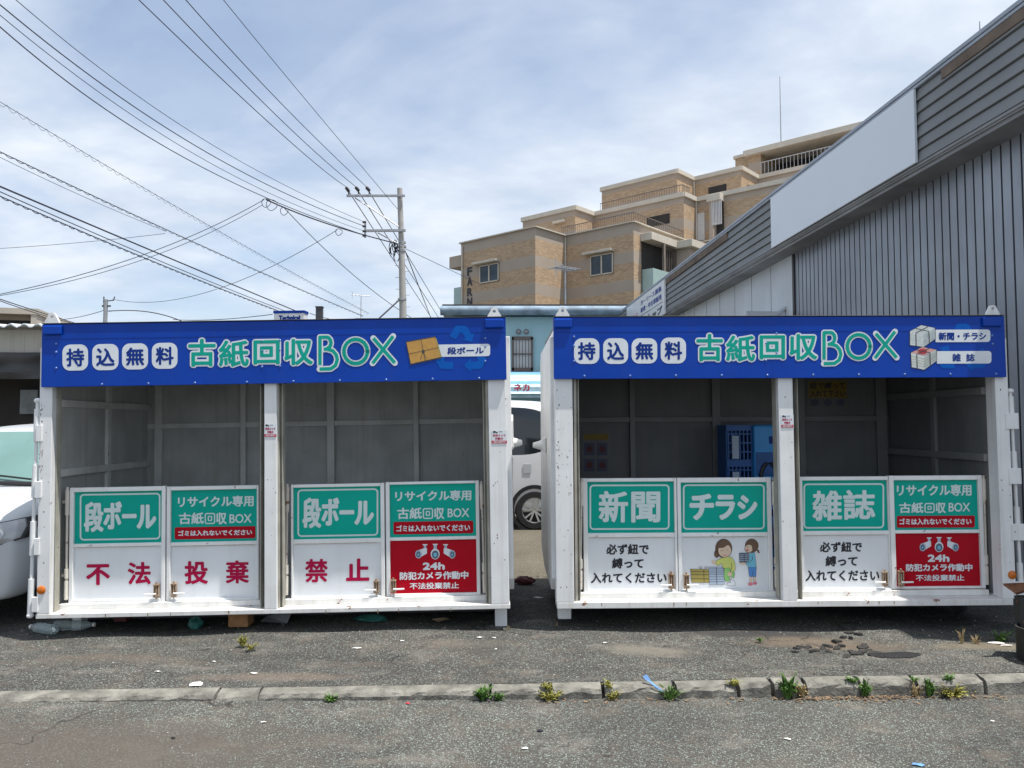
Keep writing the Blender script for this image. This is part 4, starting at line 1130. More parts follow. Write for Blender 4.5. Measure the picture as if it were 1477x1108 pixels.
for s_ in ((380, 1043, .02, .01, 'litter', 'white scrap on the road left of centre'), (1136, 1067, .022, .012, 'litter', 'pale leaf shaped scrap on the road right of centre'), (757, 1081, .02, .012, 'litter', 'whitish scrap on the road near the bottom centre'),
           (1325, 1104, .035, .022, 'bluefilm', 'light blue crumpled wrapper at the road bottom right'), (588, 1016, .014, .012, 'redprint', 'small red scrap at the kerb foot'), (250, 1066, .016, .01, 'black', 'small black lump on the road at the left'),
           (1432, 1041, .016, .006, 'litter', 'white sliver on the road at the right'), (779, 1055, .022, .016, 'black', 'dark flat scrap on the road near centre')):
    scrap(*s_, road=True)
# blue plastic sticking up behind the kerb weed
mb = MB(); x = kx(945); g = Vector((x, kerb_y(x) + .03, 0))
mb.raw([(-.045, .02, .03), (.05, -.03, -.035), (.062, -.032, -.03), (.0, .01, .012), (-.03, .03, .052), (-.052, .03, .04)], [(0, 1, 2, 3), (0, 3, 4, 5)])
tag(mb.build('plastic_scrap', M['bluefilm'], loc=g), 'torn bright blue plastic strip leaning on the kerb', 'plastic scrap')

# ------------------------------------------------------------------ things under the containers
def lump(name, px, py, rx, ry, rz, mat, label, cat, jag=.25):
    g = gp(px, py); mb = MB()
    mb.ellipsoid((0, 0, rz * .8), rx, ry, rz, 14, 8)
    mb.v = [(x * (1 + random.uniform(-jag, jag)), y * (1 + random.uniform(-jag, jag)), max(.001, z * (1 + random.uniform(-jag, jag)))) for x, y, z in mb.v]
    return tag(mb.build(name, M[mat], loc=(g.x, g.y, hump(g.x, g.y))), label, cat)
M['wood'] = surf('wood_block', (0.30, 0.15, 0.06), 0.8, 0.25, 20)
g = gp(343, 905); mb = MB(); mb.box(-.075, .075, 0, .14, .0, .118)
tag(mb.build('wooden_block', M['wood'], loc=(g.x, g.y, 0), bevel=.006), 'brown wooden block propping up the left container', 'wood block')
g = gp(153, 907); mb = MB(); mb.box(-.05, .05, 0, .1, .0, .125)
M['maroon'] = surf('maroon_box', (0.10, 0.015, 0.02), 0.6, 0.2, 10)
tag(mb.build('wooden_block', M['maroon'], loc=(g.x, g.y + .2, 0), bevel=.005), 'dark red block under the left container', 'wood block')
m_, t_, b_ = newmat('clear_bottle_plastic'); b_.inputs['Base Color'].default_value = (0.70, 0.80, 0.80, 1); b_.inputs['Transmission Weight'].default_value = .75; b_.inputs['Roughness'].default_value = .12; b_.inputs['IOR'].default_value = 1.3
M['bottle'] = m_
def bottle(px, py, rz, label, L_=.25):
    g = gp(px, py); E = empty('plastic_bottle', (g.x, g.y, hump(g.x, g.y) + .042), (0, 0, rz), label, 'bottle', 'plastic bottles lying under the left container')
    mb = MB(); prof = [(0, 0), (.034, .004)]
    for k in range(1, 8): prof += [(.040 if k % 2 else .036, L_ * .65 * k / 8 + .01)]
    prof += [(.038, L_ * .68), (.03, L_ * .8), (.015, L_ * .9), (.014, L_ * .95)]
    mb.lathe(prof, (-L_ / 2, 0, 0), (1, 0, 0), 16); mb.build('body', M['bottle'], E, smooth=True)
    mb = MB(); mb.lathe([(0.0151, L_ * .94), (.0165, L_ * .94), (.0165, L_), (0, L_)], (-L_ / 2, 0, 0), (1, 0, 0), 14); mb.build('cap', M['litter'], E)
bottle(108, 900, .1, 'ribbed clear bottle lying under the left container corner', .30)
bottle(62, 903, 2.8, 'squashed clear bottle lying left of the ribbed bottle', .26)
lump('plastic_bag', 282, 899, .055, .05, .045, 'tealbag', 'crumpled teal plastic bag under the left container', 'plastic bag')
lump('plastic_bag', 535, 897, .13, .06, .022, 'tealbag', 'flattened teal plastic bag near the container middle', 'plastic bag')
mb = MB(); g = gp(394, 901); mb.raw([(-.12, .05, .01), (.1, .02, .004), (.13, .06, .09), (.05, .10, .07), (-.1, .14, .03)], [(0, 1, 2, 3, 4)])
tag(mb.build('cardboard_scrap', M['steel'], loc=(g.x, g.y, 0)), 'bent board scrap greyed for shade right of the wooden block', 'cardboard')  # board given a darker grey to stand for the shade under the container
scrap(640, 898, .10, .03, 'deadleaf', 'dark flattened litter under the left container right half', h=.03)
scrap(775, 862, .06, .03, 'litter', 'pale wrapper lying in the shade between the containers', h=.012)
lump('can', 757, 843, .10, .05, .04, 'maroon', 'crushed dark red package between the containers', 'package', .15)
# castor under the right container
g = gp(1405, 896); Ec = empty('castor_wheel', (g.x + .02, g.y + .25, .085), label='rusty castor wheel under the right container corner', cat='wheel')
mb = MB(); mb.lathe([(.02, -.02), (.07, -.022), (.082, -.012), (.082, .012), (.07, .022), (.02, .02)], (0, 0, 0), (1, .4, 0), 20); mb.build('wheel', M['darkmetal'], Ec, smooth=True)
mb = MB(); mb.box(-.03, .03, -.01, .01, 0, .09); mb.box(-.05, .05, -.04, .04, .082, .09); mb.build('fork', M['rusty'], Ec)
# planter drum at the right edge with a rusty tray
g = ground_at(1505, 961); M['drum'] = surf('dark_drum', (0.028, 0.027, 0.025), 0.7, 0.3, 8, rust=.10)
Ep = empty('planter_drum', (g.x + .02, g.y + .08, 0), label='dark rusty drum with a tilted brown tray at the right container', cat='drum')
mb = MB(); mb.lathe([(.0, 0), (.10, 0), (.115, .04), (.118, .21), (.122, .215), (.122, .225), (.11, .225)], (0, 0, 0), (0, 0, 1), 24); mb.build('body', M['drum'], Ep, smooth=True)
mb = MB(); mb.box(-.05, .05, .08, .14, .0, .40); mb.build('stem_board', M['drum'], Ep, bevel=.004)
M['rusttray'] = surf('rust_tray', (0.22, 0.10, 0.06), 0.8, 0.35, 15)
mb = MB(); mb.raw([(-.20, .02, .50), (.25, .02, .52), (.25, .12, .50), (-.03, .14, .41), (-.10, .06, .44)], [(0, 1, 2, 3, 4)]); mb.raw([(-.20, .02, .492), (.25, .02, .512), (.25, .12, .492), (-.03, .14, .40), (-.10, .06, .43)], [(4, 3, 2, 1, 0)])
mb.build('tray', M['rusttray'], Ep)

# ------------------------------------------------------------------ contents of the right container
M['crate'] = surf('dark_blue_crate', (0.012, 0.09, 0.30), 0.45, 0.15, 8)
M['tub'] = surf('bright_blue_tub', (0.03, 0.30, 0.70), 0.4, 0.1, 6)
def lw(fr, x, y, z): return fr.mat @ Vector((x, y, z))
dC = 1.15
xa = frR.L(1048, 650, dC).x; xb = frR.L(1087, 650, dC).x; zt_ = frR.L(1070, 613, dC).z
def crate(x0, x1, z0, h, label):
    E = empty('plastic_crate', lw(frR, (x0 + x1) / 2, dC, z0), frR.rot, label, 'crate', 'blue crates stacked in the right container')
    w_ = (x1 - x0) / 2; mb = MB(); d_ = .30
    mb.box(-w_, w_, 0, d_, 0, .012); mb.box(-w_, w_, 0, .012, h - .05, h); mb.box(-w_, w_, d_ - .012, d_, h - .05, h)
    for sx in (-w_, w_ - .012): mb.box(sx, sx + .012, .012, d_ - .012, .012, h)
    for k in range(7):
        x = -w_ + .012 + (2 * w_ - .036) * k / 6; mb.box(x, x + .012, .0005, .0115, .012, h - .05); mb.box(x, x + .012, d_ - .0115, d_ - .0005, .012, h - .05)
    for k in range(1, 4):
        z = h * k / 4; mb.box(-w_ + .012, w_ - .012, -.0005, .0125, z - .006, z + .006); mb.box(-w_ + .012, w_ - .012, d_ - .0125, d_ + .0005, z - .006, z + .006)
    mb.build('basket', M['crate'], E)
    q = MB(); q.box(-w_ + .05, -w_ + .11, -.006, -.002, .02, h * .7); q.build('label_strip', M['bluegrey'], E)
    return E
z0 = .056; nC = 4; hC = (zt_ - z0) / nC
for k, lab in enumerate(('lowest dark blue lattice crate in the right container stack', 'second dark blue lattice crate from the container floor', 'third dark blue lattice crate from the container floor', 'topmost dark blue lattice crate in the right container')):
    crate(xa, xb, z0 + k * hC, hC - .001, lab)
xc = frR.L(1088, 650, dC - .05).x; xd = frR.L(1124, 650, dC - .05).x
for k, (za, zb2, lab) in enumerate(((.056, zt_ * .52, 'lower bright blue plastic tub in the right container'), (zt_ * .52 + .002, zt_, 'upper bright blue plastic tub with black grip in the container'))):
    E = empty('plastic_tub', lw(frR, (xc + xd) / 2, dC - .05, za), frR.rot, lab, 'tub', 'bright blue tubs in the right container')
    w_ = (xd - xc) / 2; h = zb2 - za
    mb = MB(); mb.prism_y([(-w_, 0), (w_, 0), (w_, h), (-w_, h)], 0, .34); mb.build('tub_body', M['tub'], E, bevel=.02)
    mb = MB(); mb.box(-w_ + .012, w_ - .012, -.012, -.001, h * .30, h * .62); mb.build('panel', M['crate'], E, bevel=.004)
    mb = MB(); mb.tube([(w_ * .1 + .10 * math.cos(a) * .75, -.02, h * .26 + .14 * math.sin(a)) for a in [k2 * math.pi / 10 for k2 in range(11)]], .018, 8); mb.build('grip', M['black'], E, smooth=True)
    mb = MB(); mb.box(w_ * .2, w_ * .8, -.006, -.001, h * .74, h * .84); mb.build('emblem', M['navy'], E)
# notices on the back wall of the right container
dB = specR['depth'] - .05 - .003
def notice(px0, py0, px1, py1, label, draw):
    a = frR.L(px0, py1, dB); b = frR.L(px1, py0, dB)
    E = empty('notice', lw(frR, (a.x + b.x) / 2, dB, a.z), frR.rot, label, 'notice')
    w_ = (b.x - a.x) / 2; h = b.z - a.z
    mb = MB(); mb.box(-w_, w_, -.003, 0, 0, h); mb.build('sheet', M['inner_shaded'], E)
    cx_ = (a.x + b.x) / 2; z_ = a.z
    D = Decals(lambda px, py, lift: Vector((frR.L(px, py, dB).x - cx_, -.0035 - lift, frR.L(px, py, dB).z - z_)))
    draw(D); D.build(E)
M['dullyellow'] = plain('dull_yellow_print', (0.23, 0.15, 0.012), 0.6)  # notice colours, darker than the other prints
M['dullblue'] = plain('dull_blue_print', (0.07, 0.08, 0.13), 0.6)
def n1_(D):
    D.poly('dullyellow', [(1166, 550), (1221, 550), (1221, 574), (1166, 574)], 1)
    D.text('black', '紐で縛って', 1168, 551.5, 1219, 561, .3, 2, 4); D.text('black', '入れて下さい', 1168, 563, 1219, 573, .3, 2, 4)
    for k in range(3): D.ell('dullblue', 1175 + k * 18.5, 581, 6, 5, 1)
notice(1164, 547, 1224, 588, 'dull yellow notice high on the back wall of the right container', n1_)
def n2_(D):
    D.poly('dullyellow', [(842, 626), (877, 626), (877, 634.5), (842, 634.5)], 1)
    for i in range(2):
        for j in range(2):
            x, y = 842 + i * 18.5, 639 + j * 23
            D.poly('dullblue', [(x, y), (x + 15.5, y), (x + 15.5, y + 18), (x, y + 18)], 1); D.ell('maroon', x + 8, y + 9, 4.5, 5, 2)
notice(839, 622, 880, 685, 'dull notice with four pictures on the container back wall', n2_)
# ------------------------------------------------------------------ cars
M['carwhite'] = surf('car_paint_white', (0.50, 0.52, 0.54), 0.22, 0.02, 2, spec=0.4)
M['carsilver'] = surf('car_paint_pearl', (0.70, 0.71, 0.72), 0.2, 0.02, 2, spec=0.6)
M['glassteal'] = surf('windscreen_glass', (0.13, 0.24, 0.22), 0.04, 0.15, 1.2, spec=1.0)  # teal base holds the glass tint and the sky reflection together
M['glassdark'] = surf('car_window_glass', (0.012, 0.016, 0.02), 0.05, 0.2, 2, spec=0.7)
M['tyre'] = surf('tyre_rubber', (0.018, 0.018, 0.02), 0.8, 0.2, 20)
M['alloy'] = surf('alloy_rim', (0.62, 0.63, 0.64), 0.25, 0.05, 8, metal=0.6)
M['plasticblack'] = surf('black_plastic', (0.015, 0.015, 0.017), 0.55, 0.2, 12)
M['lens'] = surf('headlight_lens', (0.34, 0.36, 0.38), 0.06, 0.2, 12, spec=1.0)
M['lens'].node_tree.nodes['Principled BSDF'].inputs['Alpha'].default_value = .42
M['redlens'] = surf('tail_lens', (0.35, 0.01, 0.012), 0.1, 0.1, 8, spec=0.8)
def car(name, loc, rot, secs, glass_spec, mats, label, cat='car'):
    """body lofted through cross sections (y, half width low, half width at belt, half width of roof, bottom, belt, top), smoothed, with its glass split off as parts"""
    E = empty(name, loc, rot, label, cat)
    bm = bmesh.new(); rings = []
    for (y, hb, hbelt, hr, zb, zbelt, zt) in secs:
        half = [(0, zb), (hb * .88, zb), (hb, zb + .045), (hbelt, zb + (zbelt - zb) * .5), (hbelt * .985, zbelt), (hr, zt - (zt - zbelt) * .12), (hr * .8, zt), (0, zt + .012)]
        pts = half + [(-x, z) for x, z in reversed(half[1:-1])]
        rings.append([bm.verts.new((x, y, z)) for x, z in pts])
    n = len(rings[0])
    for j in range(len(rings) - 1):
        for k in range(n):
            f = bm.faces.new((rings[j][k], rings[j][(k + 1) % n], rings[j + 1][(k + 1) % n], rings[j + 1][k]))
            kk = k if k < 7 else 13 - k        # mirrored strip index
            f.material_index = 0
            if (j, kk) in glass_spec: f.material_index = glass_spec[(j, kk)]
    bm.faces.new(list(reversed(rings[0]))); bm.faces.new(rings[-1])
    bmesh.ops.recalc_face_normals(bm, faces=bm.faces)
    cr_ = bm.edges.layers.float.new('crease_edge')
    for e in bm.edges:
        ms = {f.material_index for f in e.link_faces}
        if len(ms) > 1: e[cr_] = 0.75
    me = bpy.data.meshes.new('cage'); bm.to_mesh(me); bm.free()
    o = bpy.data.objects.new('cage', me); col.objects.link(o)
    sd = o.modifiers.new('s', 'SUBSURF'); sd.levels = 3; sd.render_levels = 3
    bpy.context.view_layer.update()
    ev = o.evaluated_get(bpy.context.evaluated_depsgraph_get()); em = ev.to_mesh()
    vs = [v.co.copy() for v in em.vertices]; polys = [(tuple(p.vertices), p.material_index) for p in em.polygons]
    ev.to_mesh_clear(); bpy.data.objects.remove(o); bpy.data.meshes.remove(me)
    for mi, (nm, mt) in enumerate(mats):
        q = MB(); q.raw(vs, [p for p, m in polys if m == mi])
        used = sorted({i for f in q.f for i in f}); mp_ = {i: k for k, i in enumerate(used)}
        q.v = [q.v[i] for i in used]; q.f = [tuple(mp_[i] for i in f) for f in q.f]
        if q.f: q.build(nm, M[mt], E, smooth=True)
    return E
def wheel(E, x, y, r, side, spokes=5, wd=.18):
    mb = MB(); s_ = side
    mb.lathe([(r * .62, -wd / 2), (r * .93, -wd / 2), (r, -wd * .32), (r, wd * .32), (r * .93, wd / 2), (r * .66, wd / 2), (r * .62, wd * .4)], (x, y, r), (s_, 0, 0), 36)
    t = mb.build('wheel', M['tyre'], E, smooth=True)
    mb = MB(); mb.lathe([(0, wd * .18), (r * .63, wd * .18)], (x, y, r), (s_, 0, 0), 30); mb.build('brake', M['plasticblack'], t)
    mb = MB(); mb.lathe([(r * .60, wd * .3), (r * .64, wd * .47), (r * .665, wd * .47), (r * .665, wd * .3)], (x, y, r), (s_, 0, 0), 36)
    mb.lathe([(0, wd * .42), (r * .10, wd * .42), (r * .12, wd * .3)], (x, y, r), (s_, 0, 0), 16)
    for k in range(spokes):
        for o_ in (-.13, .13):
            a = 2 * math.pi * k / spokes + o_ + .3; b = 2 * math.pi * k / spokes + o_ * 1.9 + .3
            p0 = Vector((x + s_ * wd * .36, y + r * .08 * math.cos(a), r + r * .08 * math.sin(a))); p1 = Vector((x + s_ * wd * .42, y + r * .63 * math.cos(b), r + r * .63 * math.sin(b)))
            d = (p1 - p0) / 2; e = Vector((0, -d.z, d.y)).normalized() * r * .045
            mb.obox((p0 + p1) / 2, d, e, (s_ * .012, 0, 0))
    mb.build('rim', M['alloy'], t)
    return t
# white wagon at the left, its nose towards the camera
cx_ = -4.665
secs = [(-.035, .70, .76, .70, .19, .60, .69), (.02, .80, .835, .77, .16, .65, .785), (.20, .845, .862, .80, .155, .71, .875), (.52, .83, .845, .80, .18, .86, .955), (.80, .84, .85, .80, .18, .93, 1.0),
        (1.42, .84, .85, .70, .18, .96, 1.47), (1.9, .84, .85, .69, .18, .97, 1.55), (3.2, .84, .85, .69, .18, .98, 1.56), (3.75, .84, .84, .67, .18, .98, 1.50), (3.95, .80, .82, .70, .25, .95, 1.0), (4.0, .74, .76, .66, .3, .7, .8)]
gs = {}
for kk in (5, 6): gs[(4, kk)] = 1
for j in (5, 6, 7): gs[(j, 4)] = 2
gs[(8, 5)] = 2; gs[(8, 6)] = 2
wag = car('parked_car', (cx_, 5.93, 0), (0, 0, R(1.0)), secs, gs, [('body', 'carwhite'), ('windscreen', 'glassteal'), ('window', 'glassdark')], 'white wagon parked nose first beside the left container')
for sx in (-1, 1):
    for yy in (.78, 3.2): wheel(wag, sx * .76, yy, .29, sx)
    lamp = [(-.02, .655), (.10, .725), (.22, .765), (.34, .79), (.395, .80), (.415, .74), (.40, .66), (.30, .615), (.12, .61), (.0, .625)]
    def LP(x, z, lift, grow=1.0):
        xx = .22 + (x - .22) * grow; zz = .70 + (z - .70) * grow
        k = max(0, xx - .12) / .30
        return Vector((sx * (.435 + xx), -.045 + .115 * k * k + max(0, zz - .66) * .55 - lift, zz))
    def lampmesh(lift, grow, depth):
        mb = MB(); n = len(lamp); rings = []
        for f_ in (0.0, .45, .8, 1.0):
            rings.append([LP(.20 + (x - .20) * f_, .70 + (z - .70) * f_, lift + .018 * (1 - f_ * f_), grow) for x, z in lamp])
        rings.append([LP(x, z, lift - depth, grow * 1.02) for x, z in lamp])
        vs = [p for r_ in rings for p in r_]
        mb.raw(vs, [(j * n + i, j * n + (i + 1) % n, (j + 1) * n + (i + 1) % n, (j + 1) * n + i) for j in range(len(rings) - 1) for i in range(n)])
        return mb
    h_ = lampmesh(.004, 1.10, .10).build('headlight', M['plasticblack'], wag, smooth=True)
    lampmesh(.009, .97, .004).build('bowl', M['alloy'], h_, smooth=True)
    lampmesh(.016, 1.0, .008).build('lens', M['lens'], h_, smooth=True)
    mb = MB(); c_ = LP(.26, .70, .034); mb.lathe([(.062, .0), (.056, .004), (.05, -.004), (.0, -.012)], c_, (sx * .35, -1, .25), 20); mb.build('reflector_bowl', M['alloy'], h_, smooth=True)
    mb = MB(); c_ = LP(.12, .68, .031); mb.lathe([(.042, .0), (.038, .004), (.033, -.004), (.0, -.010)], c_, (sx * .2, -1, .25), 16); mb.build('reflector_bowl', M['steel'], h_, smooth=True)
    mb = MB(); mb.box(sx * .44, sx * .66, .02, .10, .36, .47); mb.build('air_intake', M['carwhite'], wag, bevel=.02)
    mb = MB(); mb.box(sx * .46, sx * .63, .012, .03, .385, .445); mb.build('fog_recess_shade', M['bluegrey'], wag, bevel=.01)  # blue-grey plate whose tone stands for shading in the white bumper recess
    mb = MB(); mb.ellipsoid((sx * .86, 1.02, 1.03), .07, .05, .075, 14, 10); mb.build('mirror', M['carwhite'], wag, smooth=True)
mb = MB(); mb.box(-.42, .42, -.035, .02, .50, .60); mb.build('grille', M['plasticblack'], wag, bevel=.01)
mb = MB(); mb.box(-.165, .165, -.05, -.036, .36, .49); mb.build('number_plate', M['litter'], wag, bevel=.004)
mb = MB(); mb.tube([(-.70, .78, 1.015), (0, .73, 1.035), (.76, .80, 1.01)], .02, 8); mb.tube([(.70, .79, 1.03), (.1, .86, 1.09)], .009, 6); mb.tube([(0, .78, 1.04), (-.6, .86, 1.085)], .009, 6)
mb.build('wiper', M['plasticblack'], wag)
# tall white kei van behind the gap
secs = [(-1.98, .56, .60, .55, .34, .60, .85), (-1.85, .70, .72, .68, .24, .80, 1.0), (-1.55, .72, .735, .70, .20, .98, 1.08), (-1.15, .72, .735, .70, .20, 1.05, 1.16), (-.60, .72, .735, .63, .20, 1.08, 1.82), (-.10, .72, .735, .63, .20, 1.08, 1.90), (.55, .72, .735, .63, .20, 1.08, 1.91), (1.25, .72, .735, .62, .20, 1.08, 1.88), (1.40, .68, .70, .60, .24, 1.0, 1.78), (1.44, .62, .64, .56, .3, .8, 1.4)]
gs = {(3, 5): 1, (3, 6): 1}
for j in (4, 5, 6): gs[(j, 4)] = 2
kei = car('parked_van', (-.62, 11.95, 0), (0, 0, R(-90)), [(y, a, b, c, d, e, f) for (y, a, b, c, d, e, f) in secs], gs, [('body', 'carsilver'), ('windscreen', 'glassdark'), ('window', 'glassdark')], 'tall white van parked behind the gap between the containers', 'van')
kei.rotation_euler = (0, 0, R(90)); kei.location = (-.62 + .0, 11.95, 0)
# nose to the left: local +y runs to world -x, so the sections run from the tail
kei.rotation_euler = (0, 0, R(-90))
for sx in (-1, 1):
    for yy in (-1.35, .95):
        wheel(kei, sx * .66, yy, .285, sx, 5, .16)
for yy in (-1.35, .95):
    mb = MB(); mb.lathe([(.30, .0), (.355, .0), (.355, .012), (.30, .012)], (.728, yy, .30), (1, 0, 0), 30); mb.build('arch_trim', M['plasticblack'], kei)
mb = MB(); mb.box(.733, .741, -1.2, .6, .60, .612); mb.box(.733, .739, .62, .627, .25, 1.05); mb.box(.733, .739, -.55, -.543, .25, 1.05); mb.build('door_seam', M['plasticblack'], kei)
mb = MB(); mb.box(.734, .739, .78, .90, .82, .96); mb.build('fuel_lid', M['carwhite'], kei, bevel=.004)
mb = MB(); mb.box(.734, .765, .36, .55, .93, .97); mb.build('door_handle', M['carwhite'], kei, bevel=.01)
mb = MB(); mb.box(.60, .70, 1.36, 1.45, .9, 1.35); mb.build('tail_light', M['redlens'], kei, bevel=.02)

# ------------------------------------------------------------------ grey warehouse at the right
TH = math.atan(0.0486)
W0 = Vector((4.718, 0, 0))
frW = Frame(W0, (0, 0, TH))
def WY(px, py=500):                       # distance along the wall at which the fascia is seen at this column
    r = frW.r3 @ ray(px, py); t = (0 - frW.cam.x) / r.x
    return (frW.cam + r * t).y
def WZ(px, py):
    r = frW.r3 @ ray(px, py); t = (0 - frW.cam.x) / r.x
    return (frW.cam + r * t).z
S0, S1 = 4.9, WY(890, 450)
ZT = 0.5 * (WZ(1440, 32) + WZ(1000, 365)); ZB = 0.5 * (WZ(1324, 236) + WZ(1116, 359.5)); ZS = .5 * (frW.onx(1130.8, 374.7, .32).z + frW.onx(1365.4, 250, .32).z) + .03
Wh = empty('warehouse', W0, (0, 0, TH), 'long grey metal warehouse with clapboard fascia along the right', 'warehouse')
M['ribwall'] = surf('grey_ribbed_sheet', (0.26, 0.285, 0.325), 0.34, 0.22, .9, metal=0.25, streak=0.25, dirt=(0.10, 0.11, 0.13))  # colour breakup also stands in for the sheet's patchy sheen
M['ribgap'] = surf('rib_groove', (0.075, 0.085, 0.10), 0.7, 0.2, 5)
M['clap'] = surf('grey_fascia_board', (0.18, 0.19, 0.20), 0.55, 0.16, 1.3, streak=0.2, rust=0.035, rscale=1.7)
M['gutter'] = surf('gutter_grey', (0.30, 0.34, 0.40), 0.4, 0.12, 2)
M['soffit'] = surf('soffit_grey', (0.22, 0.225, 0.235), 0.7, 0.3, 1.5, rust=.02, rscale=3)
M['whitewall'] = surf('pale_wall_panel', (0.56, 0.60, 0.64), 0.6, 0.06, 1.4, streak=0.15)
M['blank'] = surf('blank_sign_panel', (0.68, 0.735, 0.80), 0.30, 0.025, .7)
M['rustedge'] = surf('rusty_flashing', (0.14, 0.105, 0.08), 0.8, 0.4, 3, rust=.14, rscale=4)
SW = WY(1130, 400) + .35                         # where the ribbed sheet gives way to the pale wall
mb = MB()
step = .135; y = S0
while y < SW - .02:
    y2 = min(y + step, SW)
    e = .024
    mb.face([(.32, y, 0), (.32, y2 - e, 0), (.32, y2 - e, ZS + .05), (.32, y, ZS + .05)], 0)
    mb.face([(.32, y2 - e, 0), (.345, y2 - e + .005, 0), (.345, y2 - e + .005, ZS + .05), (.32, y2 - e, ZS + .05)], 1)
    mb.face([(.345, y2 - e + .005, 0), (.345, y2 - .005, 0), (.345, y2 - .005, ZS + .05), (.345, y2 - e + .005, ZS + .05)], 1)
    mb.face([(.345, y2 - .005, 0), (.32, y2, 0), (.32, y2, ZS + .05), (.345, y2 - .005, ZS + .05)], 1)
    y = y2
mb.face([(.32, S0, 0), (12, S0, 0), (12, S0, ZT - .1), (.32, S0, ZT - .1)], 0)
mb.face([(12, S0, 0), (12, S1, 0), (12, S1, ZT - .1), (12, S0, ZT - .1)], 0)
mb.face([(.32, S1, 0), (12, S1, 0), (12, S1, ZT - .1), (.32, S1, ZT - .1)], 0)
mb.build('ribbed_wall', [M['ribwall'], M['ribgap']], Wh, recalc=False)
mb = MB(); mb.box(.30, .36, SW + .001, S1 - .01, 0, ZS + .04)
yy = SW + .9
pw = mb.build('pale_wall', M['whitewall'], Wh)
mb = MB()
while yy < S1:
    mb.box(.296, .2995, yy - .008, yy + .008, 0, ZS + .03); yy += .9
mb.build('joint', M['soffit'], pw)
mb = MB(); mb.box(.296, .40, SW - .03, SW + .03, 0, ZS + .04); mb.build('corner_trim', M['darkmetal'], Wh)
mb = MB(); mb.box(.06, 12.0, S0 + .01, S1 - .01, ZT - .08, ZT - .03); mb.build('roof', M['soffit'], Wh)
mb = MB(); mb.box(.02, .34, S0, S1, ZS - .03, ZS + .03); mb.box(.0, .10, S0, S1, min(ZS + .03, ZB - .05), ZB - .01); mb.box(-.012, .03, S0, S1, ZB - .03, ZB); mb.build('soffit', M['soffit'], Wh, bevel=.004)
nb = 6; bh = (ZT - .09 - ZB) / nb
mb = MB()
for k in range(nb):
    z0 = ZB + k * bh
    mb.raw([(-.014, S0, z0 + .008), (-.014, S1, z0 + .008), (.006, S1, z0 + bh - .006), (.006, S0, z0 + bh - .006), (.03, S0, z0 + .002), (.03, S1, z0 + .002), (.03, S1, z0 + bh), (.03, S0, z0 + bh)], [(0, 1, 2, 3), (0, 4, 5, 1), (3, 2, 6, 7), (0, 3, 7, 4), (1, 5, 6, 2)])
mb.build('fascia_boards', M['clap'], Wh)
mb = MB(); mb.box(.032, .06, S0, S1, ZB, ZT - .06); mb.build('fascia_backing', M['ribgap'], Wh)
mb = MB(); mb.box(-.035, .08, S0 - .02, S1 + .02, ZT - .045, ZT); mb.box(-.03, .02, S0, S1, ZT - .085, ZT - .052); mb.build('roof_edge', M['gutter'], Wh, bevel=.006)
mb = MB(); mb.box(-.024, .0, S0 + .3, WY(1360, 100), ZT - .19, ZT - .088); mb.build('rusty_flashing', M['rustedge'], Wh, bevel=.003)
mb = MB(); mb.box(-.024, .0, WY(1050, 330), WY(960, 400), ZT - .22, ZT - .088); mb.build('rusty_flashing', M['rustedge'], Wh, bevel=.003)
ya, yb = WY(1324.5, 170), WY(1115.5, 310)
mb = MB(); mb.box(-.045, -.016, ya, yb, ZB + .005, ZT - .09)
tag(mb.build('blank_signboard', M['blank'], loc=W0, rot=(0, 0, TH), bevel=.003), 'large blank pale blue signboard fixed on the warehouse fascia', 'signboard')
# lettered sign at the far end
ya, yb = WY(961.5, 420), WY(906.5, 430)
Ls = empty('shop_sign', W0, (0, 0, TH), 'white lettered signboard at the far end of the warehouse fascia', 'sign')
mb = MB(); mb.box(-.055, -.016, ya, yb, ZB - .05, ZT - .10); mb.build('board', M['plate'], Ls)
def sp(px, py, lift):
    """sign face laid out on a 100 x 60 sheet: px to the right, py down"""
    return Vector((-.0555 - lift, yb + (ya - yb) * px / 100.0, (ZT - .12) - (ZT - .12 - ZB + .05) * py / 60.0))
D = Decals(sp)
D.text('navy', 'カーリース募集', 42, 5, 94, 16, .4, 1, 4); D.text('navy', '新車・中古車販売', 42, 20, 94, 31, .4, 1, 4)
D.text('redprint', 'カーリース', 6, 24, 34, 33, .3, 1, 4); D.poly('black', [(30, 36), (96, 36), (96, 37.2), (30, 37.2)], 1)
D.text('black', 'カルトップ', 36, 42, 95, 57, .9, 1, 6)
D.build(Ls)
# hood over an opening in the pale wall
hy = SW + .9
mb = MB(); mb.box(-.35, .29, hy - .6, hy - .55, 2.75, 3.36); mb.box(-.35, .29, hy + 1.5, hy + 1.55, 2.75, 3.36); mb.raw([(-.36, hy - .62, 2.98), (-.36, hy + 1.57, 2.98), (.29, hy + 1.57, 3.44), (.29, hy - .62, 3.44), (-.36, hy - .62, 2.93), (-.36, hy + 1.57, 2.93), (.29, hy + 1.57, 3.39), (.29, hy - .62, 3.39)], [(0, 1, 2, 3), (7, 6, 5, 4), (0, 4, 5, 1), (3, 2, 6, 7), (0, 3, 7, 4), (1, 5, 6, 2)])
hd_ = mb.build('wall_hood', M['whitewall'], Wh)
mb = MB(); mb.box(.28, .299, hy - .4, hy + 1.2, 1.9, 2.94); mb.build('opening', M['glassdark'], Wh)
def rod_thing(name, base, top, r, label, cat):
    mb = MB(); mb.tube([base, top], [r, r * .5], 6); mb.tube([base - Vector((0, 0, .05)), base + Vector((0, 0, .12))], r * 2.2, 6)
    return tag(mb.build(name, M['steel']), label, cat)
b_ = W0 + Matrix.Rotation(TH, 3, 'Z') @ Vector((.3, WY(1372, 70), ZT - .05))
